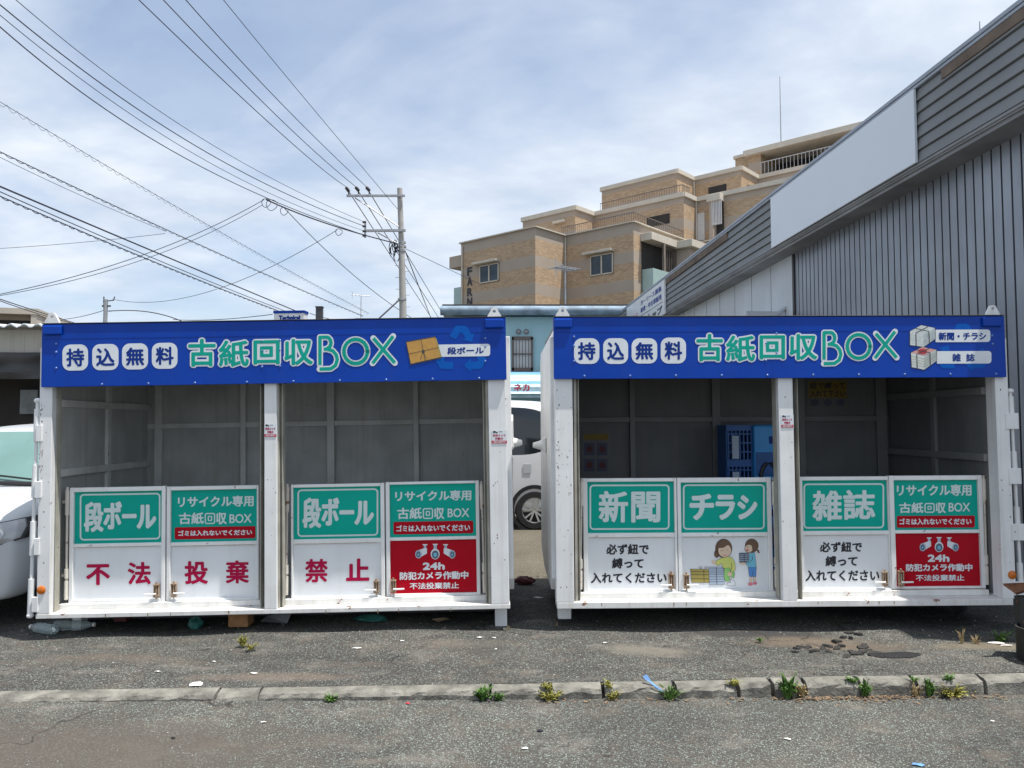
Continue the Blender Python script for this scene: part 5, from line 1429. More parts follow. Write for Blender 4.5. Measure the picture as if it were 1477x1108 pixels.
p_ = at(1367.5, 31, b_.y)
rod_thing('lightning_rod', b_, Vector((b_.x, b_.y, p_.z)), .009, 'short thin rod standing on the warehouse roof edge', 'rod')

# ------------------------------------------------------------------ brick banded apartment house
def banded(name, z_top):
    m, t, b = newmat(name)
    v = objc(t); sp_ = N(t, 'ShaderNodeSeparateXYZ'); t.links.new(v, sp_.inputs[0])
    fr_ = math_(t, 'FRACT', math_(t, 'DIVIDE', math_(t, 'SUBTRACT', z_top, sp_.outputs[2]), 1.49))
    k = ramp(t, fr_, [(0.40, 0.0), (0.41, 1.0)])
    br = N(t, 'ShaderNodeTexBrick'); br.inputs['Scale'].default_value = 1.0; br.inputs['Brick Width'].default_value = .24; br.inputs['Row Height'].default_value = .075; br.inputs['Mortar Size'].default_value = .006
    br.inputs['Color1'].default_value = (0.46, 0.335, 0.215, 1); br.inputs['Color2'].default_value = (0.345, 0.24, 0.15, 1); br.inputs['Mortar'].default_value = (0.37, 0.30, 0.225, 1)
    ad = math_(t, 'ADD', sp_.outputs[0], sp_.outputs[1]); cb = N(t, 'ShaderNodeCombineXYZ'); t.links.new(ad, cb.inputs[0]); t.links.new(sp_.outputs[2], cb.inputs[1]); t.links.new(cb.outputs[0], br.inputs['Vector'])
    # diagonal drift of dark and light bricks
    dg = N(t, 'ShaderNodeMapping'); dg.inputs['Rotation'].default_value = (0, 0, R(30)); dg.inputs['Scale'].default_value = (2.6, 7.0, 1); t.links.new(cb.outputs[0], dg.inputs[0])
    bc = mixc(t, 1.0, br.outputs[0], ramp(t, noise(t, dg.outputs[0], 1.3, 4, .7), [(.32, (.88, .88, .88)), (.68, (1.12, 1.11, 1.09))]), 'MULTIPLY')
    pc = ramp(t, noise(t, v, .8, 5), [(.3, (0.34, 0.285, 0.23)), (.7, (0.375, 0.32, 0.265))])
    t.links.new(mixc(t, k, pc, bc), b.inputs['Base Color'])
    b.inputs['Roughness'].default_value = .8
    return m
M['banded'] = banded('banded_brick', 12.0)
M['coping'] = surf('coping_cream', (0.53, 0.49, 0.42), 0.8, 0.08, 2, streak=.1)
M['render'] = surf('plain_render', (0.38, 0.325, 0.27), 0.85, 0.08, 1.2, streak=.15)
M['aptglass'] = surf('apartment_glass', (0.02, 0.04, 0.06), 0.1, 0.4, .9, spec=.45)
M['frost'] = surf('frosted_green_glass', (0.33, 0.45, 0.44), 0.25, 0.06, 2)
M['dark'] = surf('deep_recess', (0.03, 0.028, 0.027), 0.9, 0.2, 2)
A_ = Vector((-.747, .664, 0)).normalized(); B_ = Vector((.664, .747, 0)).normalized()
c0 = at(772, 328.5, 40.0); C0 = Vector((c0.x, c0.y, 0))
rotA = math.atan2(A_.y, A_.x)
# local axes: x along A_ (to the left and back), y = local perpendicular; -y_local = B_
frA = Frame(C0, (0, 0, rotA))
def AP(p, q, z): return Vector((p, -q, z))         # p along A_, q along B_
def aq(px, py, q):                                  # point of the plane q=const seen at a pixel
    r = frA.r3 @ ray(px, py); t = (-q - frA.cam.y) / r.y; v = frA.cam + r * t; return v.x, v.z
def ap(px, py, p):
    r = frA.r3 @ ray(px, py); t = (p - frA.cam.x) / r.x; v = frA.cam + r * t; return -v.y, v.z
Apt = empty('apartment_building', C0, (0, 0, rotA), 'stepped beige and brown brick apartment building beyond the containers', 'apartment building')
pL = aq(665, 355, 0)[0]; pB = aq(913.5, 319, 2.6)[0]
pCl = aq(754, 325, 6.5)[0]; pC = aq(829.5, 299.5, 6.5)[0]; pD = aq(986, 280.5, 8.5)[0]
pEl = aq(868, 281, 12.3)[0]; pE = aq(976.5, 247.5, 12.3)[0]; pFd = aq(1069, 243, 14.5)[0]
pGl = aq(1056, 231, 18.7)[0]; pG = aq(1079, 219, 18.7)[0]
def tier(poly, z0, z1, cope=.22, mat='banded', coped=True):
    mb = MB(); mb.prism([(p, -q) for p, q in poly], z0, z1 - (.0 if not coped else .02), bottom=False)
    w_ = mb.build('wall', M[mat], Apt)
    if coped:
        mb = MB(); n = len(poly)
        for i in range(n):
            (p1, q1), (p2, q2) = poly[i], poly[(i + 1) % n]
            if min(q1, q2) > 25: continue
            d = Vector((p2 - p1, -(q2 - q1), 0)); L_ = d.length; d.normalize(); nn = Vector((d.y, -d.x, 0))
            mid = Vector(((p1 + p2) / 2, -(q1 + q2) / 2, z1 - .02 + cope / 2 + .001 * i))
            mb.obox(mid, d * (L_ / 2 + .06 - .001 * i), nn * .13, Vector((0, 0, cope / 2)))
        mb.build('coping', M['coping'], w_)
    return w_
tier([(pL, 0), (0, 0), (0, 2.6), (pB, 2.6), (pB, 9), (-13, 9), (-13, 30), (pL, 30)], -.2, 12.0, .06)
T2 = [(pCl, 6.5), (pC, 6.5), (pC, 8.5), (pD, 8.5), (pD, 10.0), (-13, 10.0), (-13, 30), (pCl, 30)]
tier(T2, 12.0, 14.75, .26)
T3 = [(pEl, 12.3), (pE, 12.3), (pE, 14.5), (pFd, 14.5), (pFd, 17), (-15, 17), (-15, 30), (pEl, 30)]
tier(T3, 14.75, 17.65, .26)
tier([(pGl, 19.2), (pG, 19.2), (pG, 18.7), (pG - .9, 18.7), (pG - .9, 22), (-17, 22), (-17, 30), (pGl, 30)], 17.65, 20.2, .2)
# top balcony: roof slab, dark recess and its railing
zG = aq(1079, 219, 18.7)[1]
pR = -15.5
mb = MB(); mb.box(pG + .2, pR, -22.5, -18.3, zG - .38, zG); mb.box(pR, pR - 7, -24, -18.8, zG + .25, zG + .65); mb.build('roof_slab', M['coping'], Apt, bevel=.02)
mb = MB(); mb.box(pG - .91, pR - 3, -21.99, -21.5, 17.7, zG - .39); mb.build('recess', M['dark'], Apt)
def railing(p0, p1, q, z0, h, bars, name='railing', mat='steel', along='p', thick=.025):
    mb = MB()
    for i in range(bars + 1):
        t = p0 + (p1 - p0) * i / bars
        if along == 'p': mb.box(t - thick / 2, t + thick / 2, -q - .012, -q + .012, z0, z0 + h)
        else: mb.box(q - .012, q + .012, -t - thick / 2, -t + thick / 2, z0, z0 + h)
    for z in (z0 + .08, z0 + h):
        if along == 'p': mb.box(p0, p1, -q - .02, -q + .02, z - .02, z + .02)
        else: mb.box(q - .02, q + .02, -p0, -p1, z - .02, z + .02)
    return mb.build(name, M[mat], Apt)
M['railwhite'] = surf('white_rail', (0.55, 0.56, 0.57), 0.5, 0.08, 4)
M['raildark'] = surf('brown_rail', (0.13, 0.11, 0.10), 0.5, 0.08, 4)
zr = aq(1101, 255, 18.5)[1]
railing(pG - 1.0, pR, 18.5, zr, aq(1101, 234, 18.5)[1] - zr, 44, mat='railwhite')
mb = MB(); mb.box(pG - .92, pR - 2, -18.65, -18.35, 17.66, zr - .02); mb.build('balcony_wall', M['render'], Apt)
# terrace railings
z_ = 14.95
railing(pE + 3.6, pD + .3, 8.9, z_ + .02, .62, 34, mat='raildark', thick=.014); railing(8.9, 9.8, pD + .3, z_ + .02, .62, 6, mat='raildark', along='q', thick=.014)
railing(pC - 1.6, pB + .3, 3.1, 12.05, .62, 34, mat='raildark', thick=.014); railing(3.1, 8.3, pB + .3, 12.05, .62, 24, mat='raildark', along='q', thick=.014)
# windows with their little hoods
def window(px0, py0, px1, py1, q, hood=True):
    p0, z1 = aq(px0, py0, q); p1, z0 = aq(px1, py1, q)
    mb = MB(); mb.box(p0, p1, -q, -q + .03, z0, z1)
    for (a, b_, c, d) in ((p0, p0 - .06, z0, z1), (p1 + .06, p1, z0, z1), ((p0 + p1) / 2 + .04, (p0 + p1) / 2 - .04, z0, z1), (p0, p1, z0, z0 + .06), (p0, p1, z1 - .06, z1)):
        mb.box(a, b_, -q + .0305, -q + .07, c, d, 1)
    wn = mb.build('window', [M['aptglass'], M['coping']], Apt)
    if hood:
        mb = MB(); mb.box(p0 + .35, p1 - .05, -q + .001, -q + .35, z1 + .06, z1 + .19); mb.build('hood', M['coping'], wn, bevel=.01)
    return wn
window(692.5, 384, 720, 405, 0); window(852, 370, 885, 394, 2.6)
# FARN lettering
for ch, y0, y1 in (('F', 386, 397.5), ('A', 399.5, 412), ('R', 416, 427), ('N', 430, 441)):
    mb = MB(); vs, fs = glyph(ch)
    (pa, za), (pb, zb) = aq(674, y0, 0), aq(681.5, y1, 0)
    vv = []
    for k in range(9):
        ox, oz = (0, 0) if k == 0 else (.028 * math.cos(k * math.pi / 4), .028 * math.sin(k * math.pi / 4))
        mb.raw([((pa + pb) / 2 + v[0] * (pb - pa) * .85 + ox, .02 + k * .0005, (za + zb) / 2 + v[1] * (za - zb) * .88 + oz) for v in vs], fs)
    mb.build('letter', M['black'], Apt, recalc=False)
# balcony slabs and frosted panels
pS, zS = aq(646, 377, .6)
mb = MB(); mb.box(pL + .001, pL + 1.35, -3.2, -.35, aq(665, 384, .3)[1], aq(665, 367, .3)[1]); mb.build('balcony_slab', M['render'], Apt, bevel=.02)
mb = MB(); mb.box(pL + .001, pL + 1.1, -.55, -.5, aq(664, 443, .5)[1] - .4, aq(664, 414, .5)[1]); mb.box(pL + 1.05, pL + 1.1, -3.2, -.551, aq(664, 443, .5)[1] - .4, aq(664, 414, .5)[1]); mb.build('balcony_panel', M['frost'], Apt)
mb = MB(); mb.box(pL + .0, pL + 1.2, -3.2, -.4, aq(664, 446, .5)[1] - .7, aq(664, 443, .5)[1] - .41); mb.build('balcony_slab', M['render'], Apt)
# right flank of the front block: slab, dark opening, frosted parapet
PO = pB - .70
qs, zs = ap(940, 334, PO)
mb = MB(); mb.box(pB - .001, PO, -qs, -qs - 3.4, zs - .40, zs); mb.build('balcony_slab', M['coping'], Apt, bevel=.02)
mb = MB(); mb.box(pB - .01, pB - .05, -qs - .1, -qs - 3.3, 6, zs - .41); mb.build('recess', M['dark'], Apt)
mb = MB(); zf = ap(940, 386, PO)[1]; mb.box(PO, PO + .05, -qs - .1, -qs - 3.3, zf - 1.2, zf); mb.box(pB - .01, PO + .051, -qs - .1, -qs - .15, zf - 1.2, zf); mb.build('balcony_panel', M['frost'], Apt)
mb = MB(); mb.box(pB - .001, PO, -qs, -qs - 3.4, zf - 1.5, zf - 1.201); mb.build('balcony_slab', M['render'], Apt)
mb = MB(); mb.box(PO + .005, PO + .08, -qs - 1.3, -qs - 1.36, zf, zs - .41); mb.box(pB - .06, PO + .02, -qs - 3.31, -qs - 3.6, 6, zs - .41); mb.build('balcony_post', M['render'], Apt)
railing(qs + 1.4, qs + 3.2, PO + .2, zf, zs - .45 - zf, 10, mat='raildark', along='q', thick=.05)
q2, z2_ = ap(998, 344, PO - .9)
mb = MB(); mb.box(PO + .3, PO - .9, -q2, -q2 - 2.5, z2_ - .40, z2_); mb.build('balcony_slab', M['coping'], Apt, bevel=.02)
mb = MB(); mb.box(PO + .3, PO - .6, -q2 - .3, -q2 - 2.4, 6, z2_ - .41); mb.build('wall', M['render'], Apt)
# stair bay with louvres right of the middle terrace
pb0, zb0 = aq(1021, 281, 9.4); pb1 = aq(1037, 281, 9.4)[0]
mb = MB(); mb.box(pb0 + .1, pb1 - .05, -14.5, -9.38, zb0 - .42, zb0); mb.build('bay_roof', M['coping'], Apt, bevel=.02)
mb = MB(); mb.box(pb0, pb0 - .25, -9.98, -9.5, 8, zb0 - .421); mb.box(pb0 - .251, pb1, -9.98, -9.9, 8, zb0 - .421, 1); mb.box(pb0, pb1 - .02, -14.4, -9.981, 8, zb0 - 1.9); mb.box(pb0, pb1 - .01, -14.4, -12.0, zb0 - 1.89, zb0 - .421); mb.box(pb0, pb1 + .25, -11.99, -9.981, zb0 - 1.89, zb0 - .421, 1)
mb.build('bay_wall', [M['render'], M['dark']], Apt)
lv0 = aq(1027, 290, 9.5)[0]; lv1 = aq(1040, 290, 9.5)[0]
railing(lv0, lv1, 9.5, aq(1030, 325, 9.5)[1], aq(1030, 289, 9.5)[1] - aq(1030, 325, 9.5)[1], 6, mat='railwhite', thick=.06)
p0, z1 = aq(1003, 309, 9.99); p1, z0 = aq(1017, 346, 9.99)
mb = MB(); mb.box(p0, p1, -9.99, -9.95, z0, z1); mb.build('door', M['railwhite'], Apt, bevel=.01)
p0, z1 = aq(933, 311, 8.5); p1, z0 = aq(966, 322, 8.5)
mb = MB(); mb.box(p0, p1, -8.49, -8.46, z0, z1 - .15); mb.build('window', M['dark'], Apt)
p0, z1 = aq(1022, 271, 14.5); p1, z0 = aq(1048, 279, 14.5)
mb = MB(); mb.box(p0, p1, -14.49, -14.46, z0, z1); mb.build('window', M['dark'], Apt)
q0, z1 = ap(1078, 262, pFd); q1, z0 = ap(1092, 272, pFd)
mb = MB(); mb.box(pFd - .01, pFd - .04, -q0, -q1, z0 - .2, z1 - .2); mb.build('window', M['dark'], Apt)
mb = MB(); mb.box(pFd - .01, pFd - .04, -q0, -q1, z0 - 1.6, z0 - .7); mb.build('window', M['dark'], Apt)
for (p_, q_, za_, zb_) in ((-.06, 2.53, 0, 11.9), (pL - .15, -.06, 0, 11.8), (pD - .06, 9.9, 12.1, 14.7), (pE - .06, 14.42, 14.8, 17.6)):
    mb = MB(); mb.tube([(p_, -q_, za_), (p_, -q_, zb_)], .05, 8); mb.build('drainpipe', M['coping'], Apt, smooth=True)
for (px_, py_) in ((800, 318), (905, 300)):
    p_, z_a = aq(px_, py_ + 6, 6.5 if px_ < 820 else 12.3); q_ = 6.5 if px_ < 820 else 12.3
    mb = MB(); mb.box(p_, p_ - .9, -q_ + .002, -q_ + .25, z_a, z_a + .14); mb.build('hood', M['coping'], Apt, bevel=.01)
# lightning rod on the roof
pr, zb_ = aq(1126.5, 203, 21)
b_ = frA.mat @ Vector((pr, -21, zG)); t_ = frA.mat @ Vector((pr, -21, aq(1126.5, 110, 21)[1]))
rod_thing('lightning_rod', b_, t_, .045, 'tall thin lightning rod on the apartment building roof', 'rod')

# ------------------------------------------------------------------ pale blue house
Hy = 25.0
Ho = empty('shop_house', at(770, 600, Hy) * 1, (0, 0, 0), 'pale blue two storey shop house behind the gap', 'house')
Ho.location = (at(770, 600, Hy).x, Hy, 0); hx0 = Ho.location.x
def hp(px, py, d=0.0): v = at(px, py, Hy + d); return v.x - hx0, v.z
M['paleblue'] = surf('pale_blue_wall', (0.36, 0.57, 0.63), 0.8, 0.05, 1.1, streak=.2, dirt=(.25, .36, .4))
M['bluegutter'] = surf('weathered_blue_eave', (0.20, 0.28, 0.36), 0.6, 0.45, 2.2, streak=.2)
M['awning'] = surf('blue_awning', (0.13, 0.34, 0.56), 0.6, 0.2, 3)
M['awning2'] = surf('pale_awning', (0.45, 0.63, 0.72), 0.6, 0.15, 3)
xl, zt = hp(652, 455); xr = hp(905, 455)[0]; zt = hp(770, 457)[1]
mb = MB(); mb.box(xl, xr, 0, 8, 0, zt); mb.build('wall', M['paleblue'], Ho)
mb = MB(); ze = hp(770, 443.5)[1]
mb.tube([(xl - .35, -.32, (zt + ze) / 2), (xr + .2, -.32, (zt + ze) / 2)], (ze - zt) / 2, 12); mb.box(xl - .3, xr + .2, -.30, 8.3, zt + .05, ze - .05)
mb.build('eave', M['bluegutter'], Ho, smooth=True)
mb = MB(); mb.box(xl - .3, xr + .2, -.28, 8.2, ze - .05, ze + .06); mb.build('roof', M['darkmetal'], Ho)
x0, z1 = hp(740, 487); x1, z0 = hp(767, 535)
mb = MB(); mb.box(x0, x1, -.03, -.001, z0, z1); wn = mb.build('window', M['plate'], Ho)
mb = MB()
for (a, b, c, d) in ((x0 - .04, x0 + .03, z0, z1), (x1 - .03, x1 + .04, z0, z1), (x0 - .04, x1 + .04, z0 - .03, z0 + .10), (x0 - .04, x1 + .04, z1 - .08, z1 + .03), (x0, x1, (z0 + z1) / 2 - .02, (z0 + z1) / 2 + .02)): mb.box(a, b, -.09, -.035, c, d)
for k in range(1, 6): x = x0 + (x1 - x0) * k / 6; mb.box(x - .012, x + .012, -.085, -.06, z0, z1)
mb.build('window_grille', M['raildark'], wn)
for px in (748, 759):
    x, z = hp(px, 478.5); mb = MB(); mb.lathe([(0, .06), (.045, .06), (.05, .02), (.085, .05), (.085, 0)], (x, -.001, z), (0, -1, 0), 16); mb.build('vent', M['steel'], Ho)
za = hp(770, 537)[1]; zb = hp(770, 570)[1]
mb = MB()
for k in range(7):
    a = za - (za - zb) * k / 7; b = za - (za - zb) * (k + 1) / 7
    mb.raw([(xl + 1, -.2 - .13 * k, a), (xr - .5, -.2 - .13 * k, a), (xr - .5, -.2 - .13 * (k + 1), b), (xl + 1, -.2 - .13 * (k + 1), b)], [(0, 1, 2, 3)], 0 if k in (0, 3) else 1)
aw = mb.build('awning', [M['awning'], M['awning2']], Ho, recalc=False)
D = Decals(lambda px, py, lift: Vector((hp(px, py)[0], -1.03 - lift, hp(px, py)[1])))
D.text('redprint', 'ネカ', 741, 556, 763, 566, .5, 1, 4)
mb = MB(); mb.box(xl + 1, xr - .5, -1.025, -.98, zb - .12, zb + .22); mb.build('valance', M['awning2'], aw)
D.build(aw)
mb = MB(); mb.tube([(xr - 1.2, -.4, 0), (xr - 1.2, -.4, zt)], .04, 8)
for i, (pa, pb) in enumerate((((767, 493), (800, 494)), ((767, 497), (800, 499)), ((743, 514), (778, 517)))):
    pass
# TV antennas
def antenna(base, h, length, elements, ang, label, up=True):
    E = empty('tv_antenna', base, (0, 0, ang), label, 'antenna', None)
    mb = MB(); mb.tube([(0, 0, -.3), (0, 0, h)], .03, 6); mb.build('mast', M['steel'], E)
    mb = MB(); mb.tube([(-length / 2, 0, h - .08), (length / 2, 0, h - .08)], .03, 6)
    for k in range(elements):
        x = -length / 2 + length * k / (elements - 1); w_ = .28 if k else .42
        mb.tube([(x, -w_, h - .08), (x, w_, h - .08)], .015, 4)
    mb.tube([(-length / 2, 0, h - .42), (-length / 2 + .06, 0, h - .08), (-length / 2, 0, h + .25)], .015, 5)
    mb.build('boom', M['steel'], E)
    return E
b_ = at(815.5, 445, 25.6); t_ = at(815.5, 384, 25.6)
antenna(b_, t_.z - b_.z, .85, 9, R(35), 'tilted television antenna above the pale blue house roof')
# little house roof left of the pole with its antenna
Rf = empty('house', (at(550, 470, 62).x, 62, 0), label='house with dark brown roof below the utility pole', cat='house')
xa = at(513, 460, 62).x - Rf.location.x; xb = at(588, 460, 62).x - Rf.location.x; zt = at(550, 457.5, 62).z
mb = MB(); mb.box(xa + .3, xb - .3, 0.3, 6.8, 0, zt - .2); mb.build('wall', M['whitewall'], Rf)
M['brownroof'] = surf('brown_roof', (0.14, 0.10, 0.085), 0.8, 0.2, 3)
mb = MB(); mb.prism_x([(-.3, zt - .25), (-.3, zt - .12), (3.5, zt + .25), (7.3, zt - .12), (7.3, zt - .25)], xa, xb); mb.build('roof', M['brownroof'], Rf, bevel=.02)
b_ = at(520.5, 458, 63); t_ = at(520.5, 425, 63)
antenna(b_, t_.z - b_.z, 1.5, 6, R(20), 'thin television antenna on the brown roofed house')
mb = MB(); v = at(459.5, 470, 27); v1 = at(459.5, 443, 27); mb.box(-.11, .11, 0, .22, 0, v1.z); mb.box(-.13, .13, -.02, .24, v1.z, v1.z + .03)
tag(mb.build('chimney_post', M['darkmetal'], loc=(v.x, 27, 0)), 'dark square chimney post standing right of the Technical sign', 'chimney')
# rooftop sign
v = at(395, 465, 26); v1 = at(440, 448.5, 26)
Sg = empty('shop_sign', (v.x, 26, 0), (0, 0, R(-6)), 'white rooftop sign reading Technical with blue top edge', 'sign')
w_ = (v1.x - v.x); zt = v1.z; zb = zt - 1.25
mb = MB(); mb.box(0, w_, 0, .35, zb, zt - .09); mb.build('board', M['plate'], Sg)
mb = MB(); mb.box(-.02, w_ + .02, -.02, .37, zt - .089, zt); mb.build('top_edge', M['bluetrim'], Sg)
mb = MB(); mb.box(.1, .18, .1, .2, 0, zb - .001); mb.box(w_ - .18, w_ - .1, .1, .2, 0, zb - .001); mb.build('post', M['steel'], Sg)
D = Decals(lambda px, py, lift: Vector((px * w_ / 100.0, -.001 - lift, zt - py / 100.0)))
D.text('navy', 'Technical', 16, 16, 88, 34, 1.6, 1, 6)
for k, (a, b) in enumerate(((18, 27), (33, 37), (44, 58), (63, 67), (74, 90))): D.poly('redprint', [(a, 42), (b, 42), (b, 46), (a, 46)], 1)
D.build(Sg)

# ------------------------------------------------------------------ left background: shed and far block
M['cream'] = surf('cream_sheet', (0.45, 0.43, 0.375), 0.7, 0.08, 1.5, streak=.25)
M['net'] = surf('dark_shade_net', (0.05, 0.052, 0.055), 0.7, 0.45, 1.4)
Sd = empty('shed', (-14, 12.5, 0), label='cream sheet metal shed with dark netting behind the white wagon', cat='shed')
def sx_(px): return at(px, 500, 12.5).x + 14
xr = 14 - 4.6
z1 = at(30, 476, 12.5).z; z2 = at(30, 509, 12.5).z
mb = MB(); x = 0
while x < xr: mb.box(x, min(x + .228, xr), 0, .06, z2, z1); x += .23
mb.box(0, xr, .061, .08, z2, z1); mb.build('wall', M['cream'], Sd)
mb = MB(); n = 0; xs_ = [k * .05 for k in range(int(xr / .05) + 3)]
for i in range(len(xs_) - 1):
    h = lambda x_: .028 * math.sin(x_ * 2 * math.pi / .22)
    a, b = xs_[i], xs_[i + 1]
    mb.face([(a - .1, -.25, z1 + .05 + h(a)), (b - .1, -.25, z1 + .05 + h(b)), (b - .1, 6, z1 + .5 + h(b)), (a - .1, 6, z1 + .5 + h(a))])
    mb.face([(a - .1, -.25, z1 + .03 + h(a)), (b - .1, -.25, z1 + .03 + h(b)), (b - .1, -.25, z1 + .05 + h(b)), (a - .1, -.25, z1 + .05 + h(a))])
mb.build('corrugated_roof', M['whitewall'], Sd, recalc=False)
mb = MB(); nx_ = 60; nz_ = 8; zc = at(30, 547, 12.5).z
vs = []
for j in range(nz_ + 1):
    for i in range(nx_ + 1):
        x = xr * i / nx_; z = z2 - .001 + (zc - z2) * j / nz_
        vs.append((x, -.10 - .07 * math.sin(x * 2.3 + j * .9) * math.sin(j * .5) - .03 * math.sin(x * 7 + j), z))
mb.raw(vs, [(j * (nx_ + 1) + i, j * (nx_ + 1) + i + 1, (j + 1) * (nx_ + 1) + i + 1, (j + 1) * (nx_ + 1) + i) for j in range(nz_) for i in range(nx_)])
mb.build('shade_net', M['net'], Sd, smooth=True)
mb = MB(); mb.box(0, xr, .9, .95, 0, z2); mb.box(xr - .06, xr, .07, 6, 0, z1); mb.build('dark_interior', M['dark'], Sd)
M['reflecttint'] = surf('window_reflection_tint', (0.16, 0.18, 0.19), 0.3, 0.45, 3)  # mottled grey puts the pane's blurry reflection into its colour
a = at(24, 562, 13.2); b = at(48, 597, 13.2); mb = MB(); mb.box(a.x + 14, b.x + 14, .80, .86, b.z, a.z); mb.build('window', M['reflecttint'], Sd)
Fb = empty('apartment_building', (at(61, 465, 60).x, 60, 0), (0, 0, R(14)), 'distant beige block with glass balconies at far left', 'apartment building')
zt = at(61, 457, 60).z
mb = MB(); mb.box(-40, 0, 0, 12, 0, zt); mb.build('wall', M['render'], Fb)
M['farcream'] = surf('far_coping', (0.44, 0.40, 0.34), 0.8, 0.06, .5)
mb = MB(); mb.box(-40.1, .1, -1.3, 12.1, zt + .001, zt + .45); mb.build('coping', M['farcream'], Fb)
for k in range(4):
    z = zt - 2.9 * k
    for j in range(6):
        xe = -.4 - j * 6.4
        mb = MB(); mb.box(xe - 5.9, xe, -1.2, -.001, z - 2.9, z - 2.72); mb.box(xe, xe + .4, -1.25, -.002, z - 2.9, z - .01)
        bl = mb.build('balcony', M['farcream'], Fb)
        mb = MB(); mb.box(xe - 5.9, xe - .002, -1.2, -1.16, z - 2.719, z - 1.6); mb.build('glass_panel', M['frost'], bl)
        mb = MB(); mb.box(xe - 5.8, xe - .01, -.03, -.005, z - 2.71, z - .35); mb.build('window', M['dark'], bl)

# ------------------------------------------------------------------ utility poles and wires
M['polecon'] = surf('pole_concrete', (0.36, 0.35, 0.33), 0.85, 0.12, 3, streak=.2)
M['wire'] = surf('cable_black', (0.022, 0.026, 0.045), 0.6, 0.2, 2)
PY = 33.0
Po = empty('utility_pole', (at(584, 470, PY).x, PY, 0), label='tall concrete utility pole with two steel cross arms', cat='utility pole')
ox = Po.location.x
def pp(px, py, d=0.0): v = at(px, py, PY + d); return Vector((v.x - ox, d, v.z))
mb = MB(); top = pp(576.5, 272); mb.tube([(0, 0, 0), pp(581, 440), pp(579, 350), top], [.19, .155, .125, .115], 16); mb.build('shaft', M['polecon'], Po, smooth=True)
mb = MB(); a, b = pp(500, 282.5, -.16), pp(584, 282.5, -.16); mb.obox((a + b) / 2, (b - a) / 2, (0, .04, 0), (0, 0, .045))
a2, b2 = pp(512, 285.5, -.15), pp(575, 327, -.15); mb.tube([a2, b2], .028, 6); mb.build('cross_arm', M['steel'], Po)
mb = MB(); a, b = pp(527, 333, -.16), pp(585, 332.5, -.16); mb.obox((a + b) / 2, (b - a) / 2, (0, .05, 0), (0, 0, .05))
a2, b2 = pp(526.8, 319, -.17), pp(526.8, 343, -.17); mb.obox((a2 + b2) / 2, (.035, 0, 0), (0, .05, 0), (0, 0, abs(a2.z - b2.z) / 2)); mb.tube([pp(545, 336, -.15), pp(575, 352, -.15)], .025, 6)
mb.build('cross_arm', M['steel'], Po)
ins = [(503, 281, 498.6, 269), (517, 280, 512.7, 269), (532.5, 280, 528, 269)]
for (bx, by, tx, ty) in ins:
    mb = MB(); a = pp(bx, by, -.16); b = pp(tx, ty, -.5)
    mb.tube([a, a + Vector((0, 0, .18))], .03, 8); d = (b - (a + Vector((0, 0, .18))))
    for k in range(3): mb.lathe([(.02, 0), (.075, .02), (.075, .05), (.03, .09)], a + Vector((0, 0, .16)) + d * (k * .3), d, 10)
    mb.build('insulator', M['darkmetal'], Po)
for py in (320.5, 326.5, 333.5, 340):
    mb = MB(); a = pp(523, py, -.2); b = pp(528, py, -.2); mb.tube([a, b], .05, 8); mb.build('insulator', M['darkmetal'], Po)
mb = MB()
for k in range(9):
    py = 375 + k * 8.5; s_ = -1 if k % 2 else 1
    c = pp(579.5 + .02 * (py - 350), py); mb.tube([c, c + Vector((s_ * .30, -.05, 0))], .012, 5)
mb.build('step_bolts', M['steel'], Po)
mb = MB()
for (py, w_) in ((350, .17), (356, .19), (362, .16), (432, .2)):
    c = pp(580, py); mb.lathe([(w_ * .85, -.04), (w_ * .95, -.04), (w_ * .95, .04), (w_ * .85, .04)], c, (0, 0, 1), 14)
mb.build('pole_band', M['steel'], Po)
mb = MB()
for k in range(9):
    c = pp(568 + random.uniform(-4, 5), 352 + random.uniform(-4, 20), -.15); r_ = random.uniform(.1, .3)
    mb.tube([c + Vector((r_ * .45 * math.cos(a), .02 * k, r_ * math.sin(a))) for a in [2 * math.pi * i / 12 for i in range(13)]], .02, 5)
mb.build('cable_loops', M['wire'], Po)

def curve3(pts, n=40, ext=0.0):
    """smooth curve through two or three points, run on past the last one by ext"""
    P = [at(*p) if len(p) == 3 and not isinstance(p, Vector) else p for p in pts]
    out = []
    for i in range(n + 1):
        t = (1 + ext) * i / n
        if len(P) == 2: out.append(P[0].lerp(P[1], t))
        else:
            a = (P[1] - P[0]).length; a = a / (a + (P[2] - P[1]).length)
            out.append(P[0] * ((t - a) * (t - 1) / a) + P[1] * (t * (t - 1) / (a * (a - 1))) + P[2] * (t * (t - a) / (1 - a)))
    return out
def wire(pts, r, label, ext=0.0, group='overhead wires', name='wire', mat='wire'):
    mb = MB(); mb.tube(curve3(pts, 44, ext), r, 5)
    return tag(mb.build(name, M[mat], smooth=True), label, 'wire', group)
def lashed(pts, r, label, amp, turns, ext=0.0, lines=(), r2=None):
    """a messenger cable with a lashing wire that loops around it"""
    mb = MB(); c = curve3(pts, 60, ext); mb.tube(c, r, 5)
    tot = sum((c[i + 1] - c[i]).length for i in range(len(c) - 1))
    path = []; m_ = turns * 10
    for k in range(m_ + 1):
        t = k / m_; f = t * (len(c) - 1); i = min(int(f), len(c) - 2); p = c[i].lerp(c[i + 1], f - i)
        ph = (k / 10.0) % 1.0
        path.append(p + Vector((0, 0, -amp * math.sin(math.pi * ph) * 1.0 + amp * .25)))
    mb.tube(path, r2 or r * .7, 4)
    for off in lines: mb.tube([p + Vector((0, 0, off)) for p in c], r * .9, 5)
    return tag(mb.build('wire', M['wire'], smooth=True), label, 'wire', 'overhead wires')
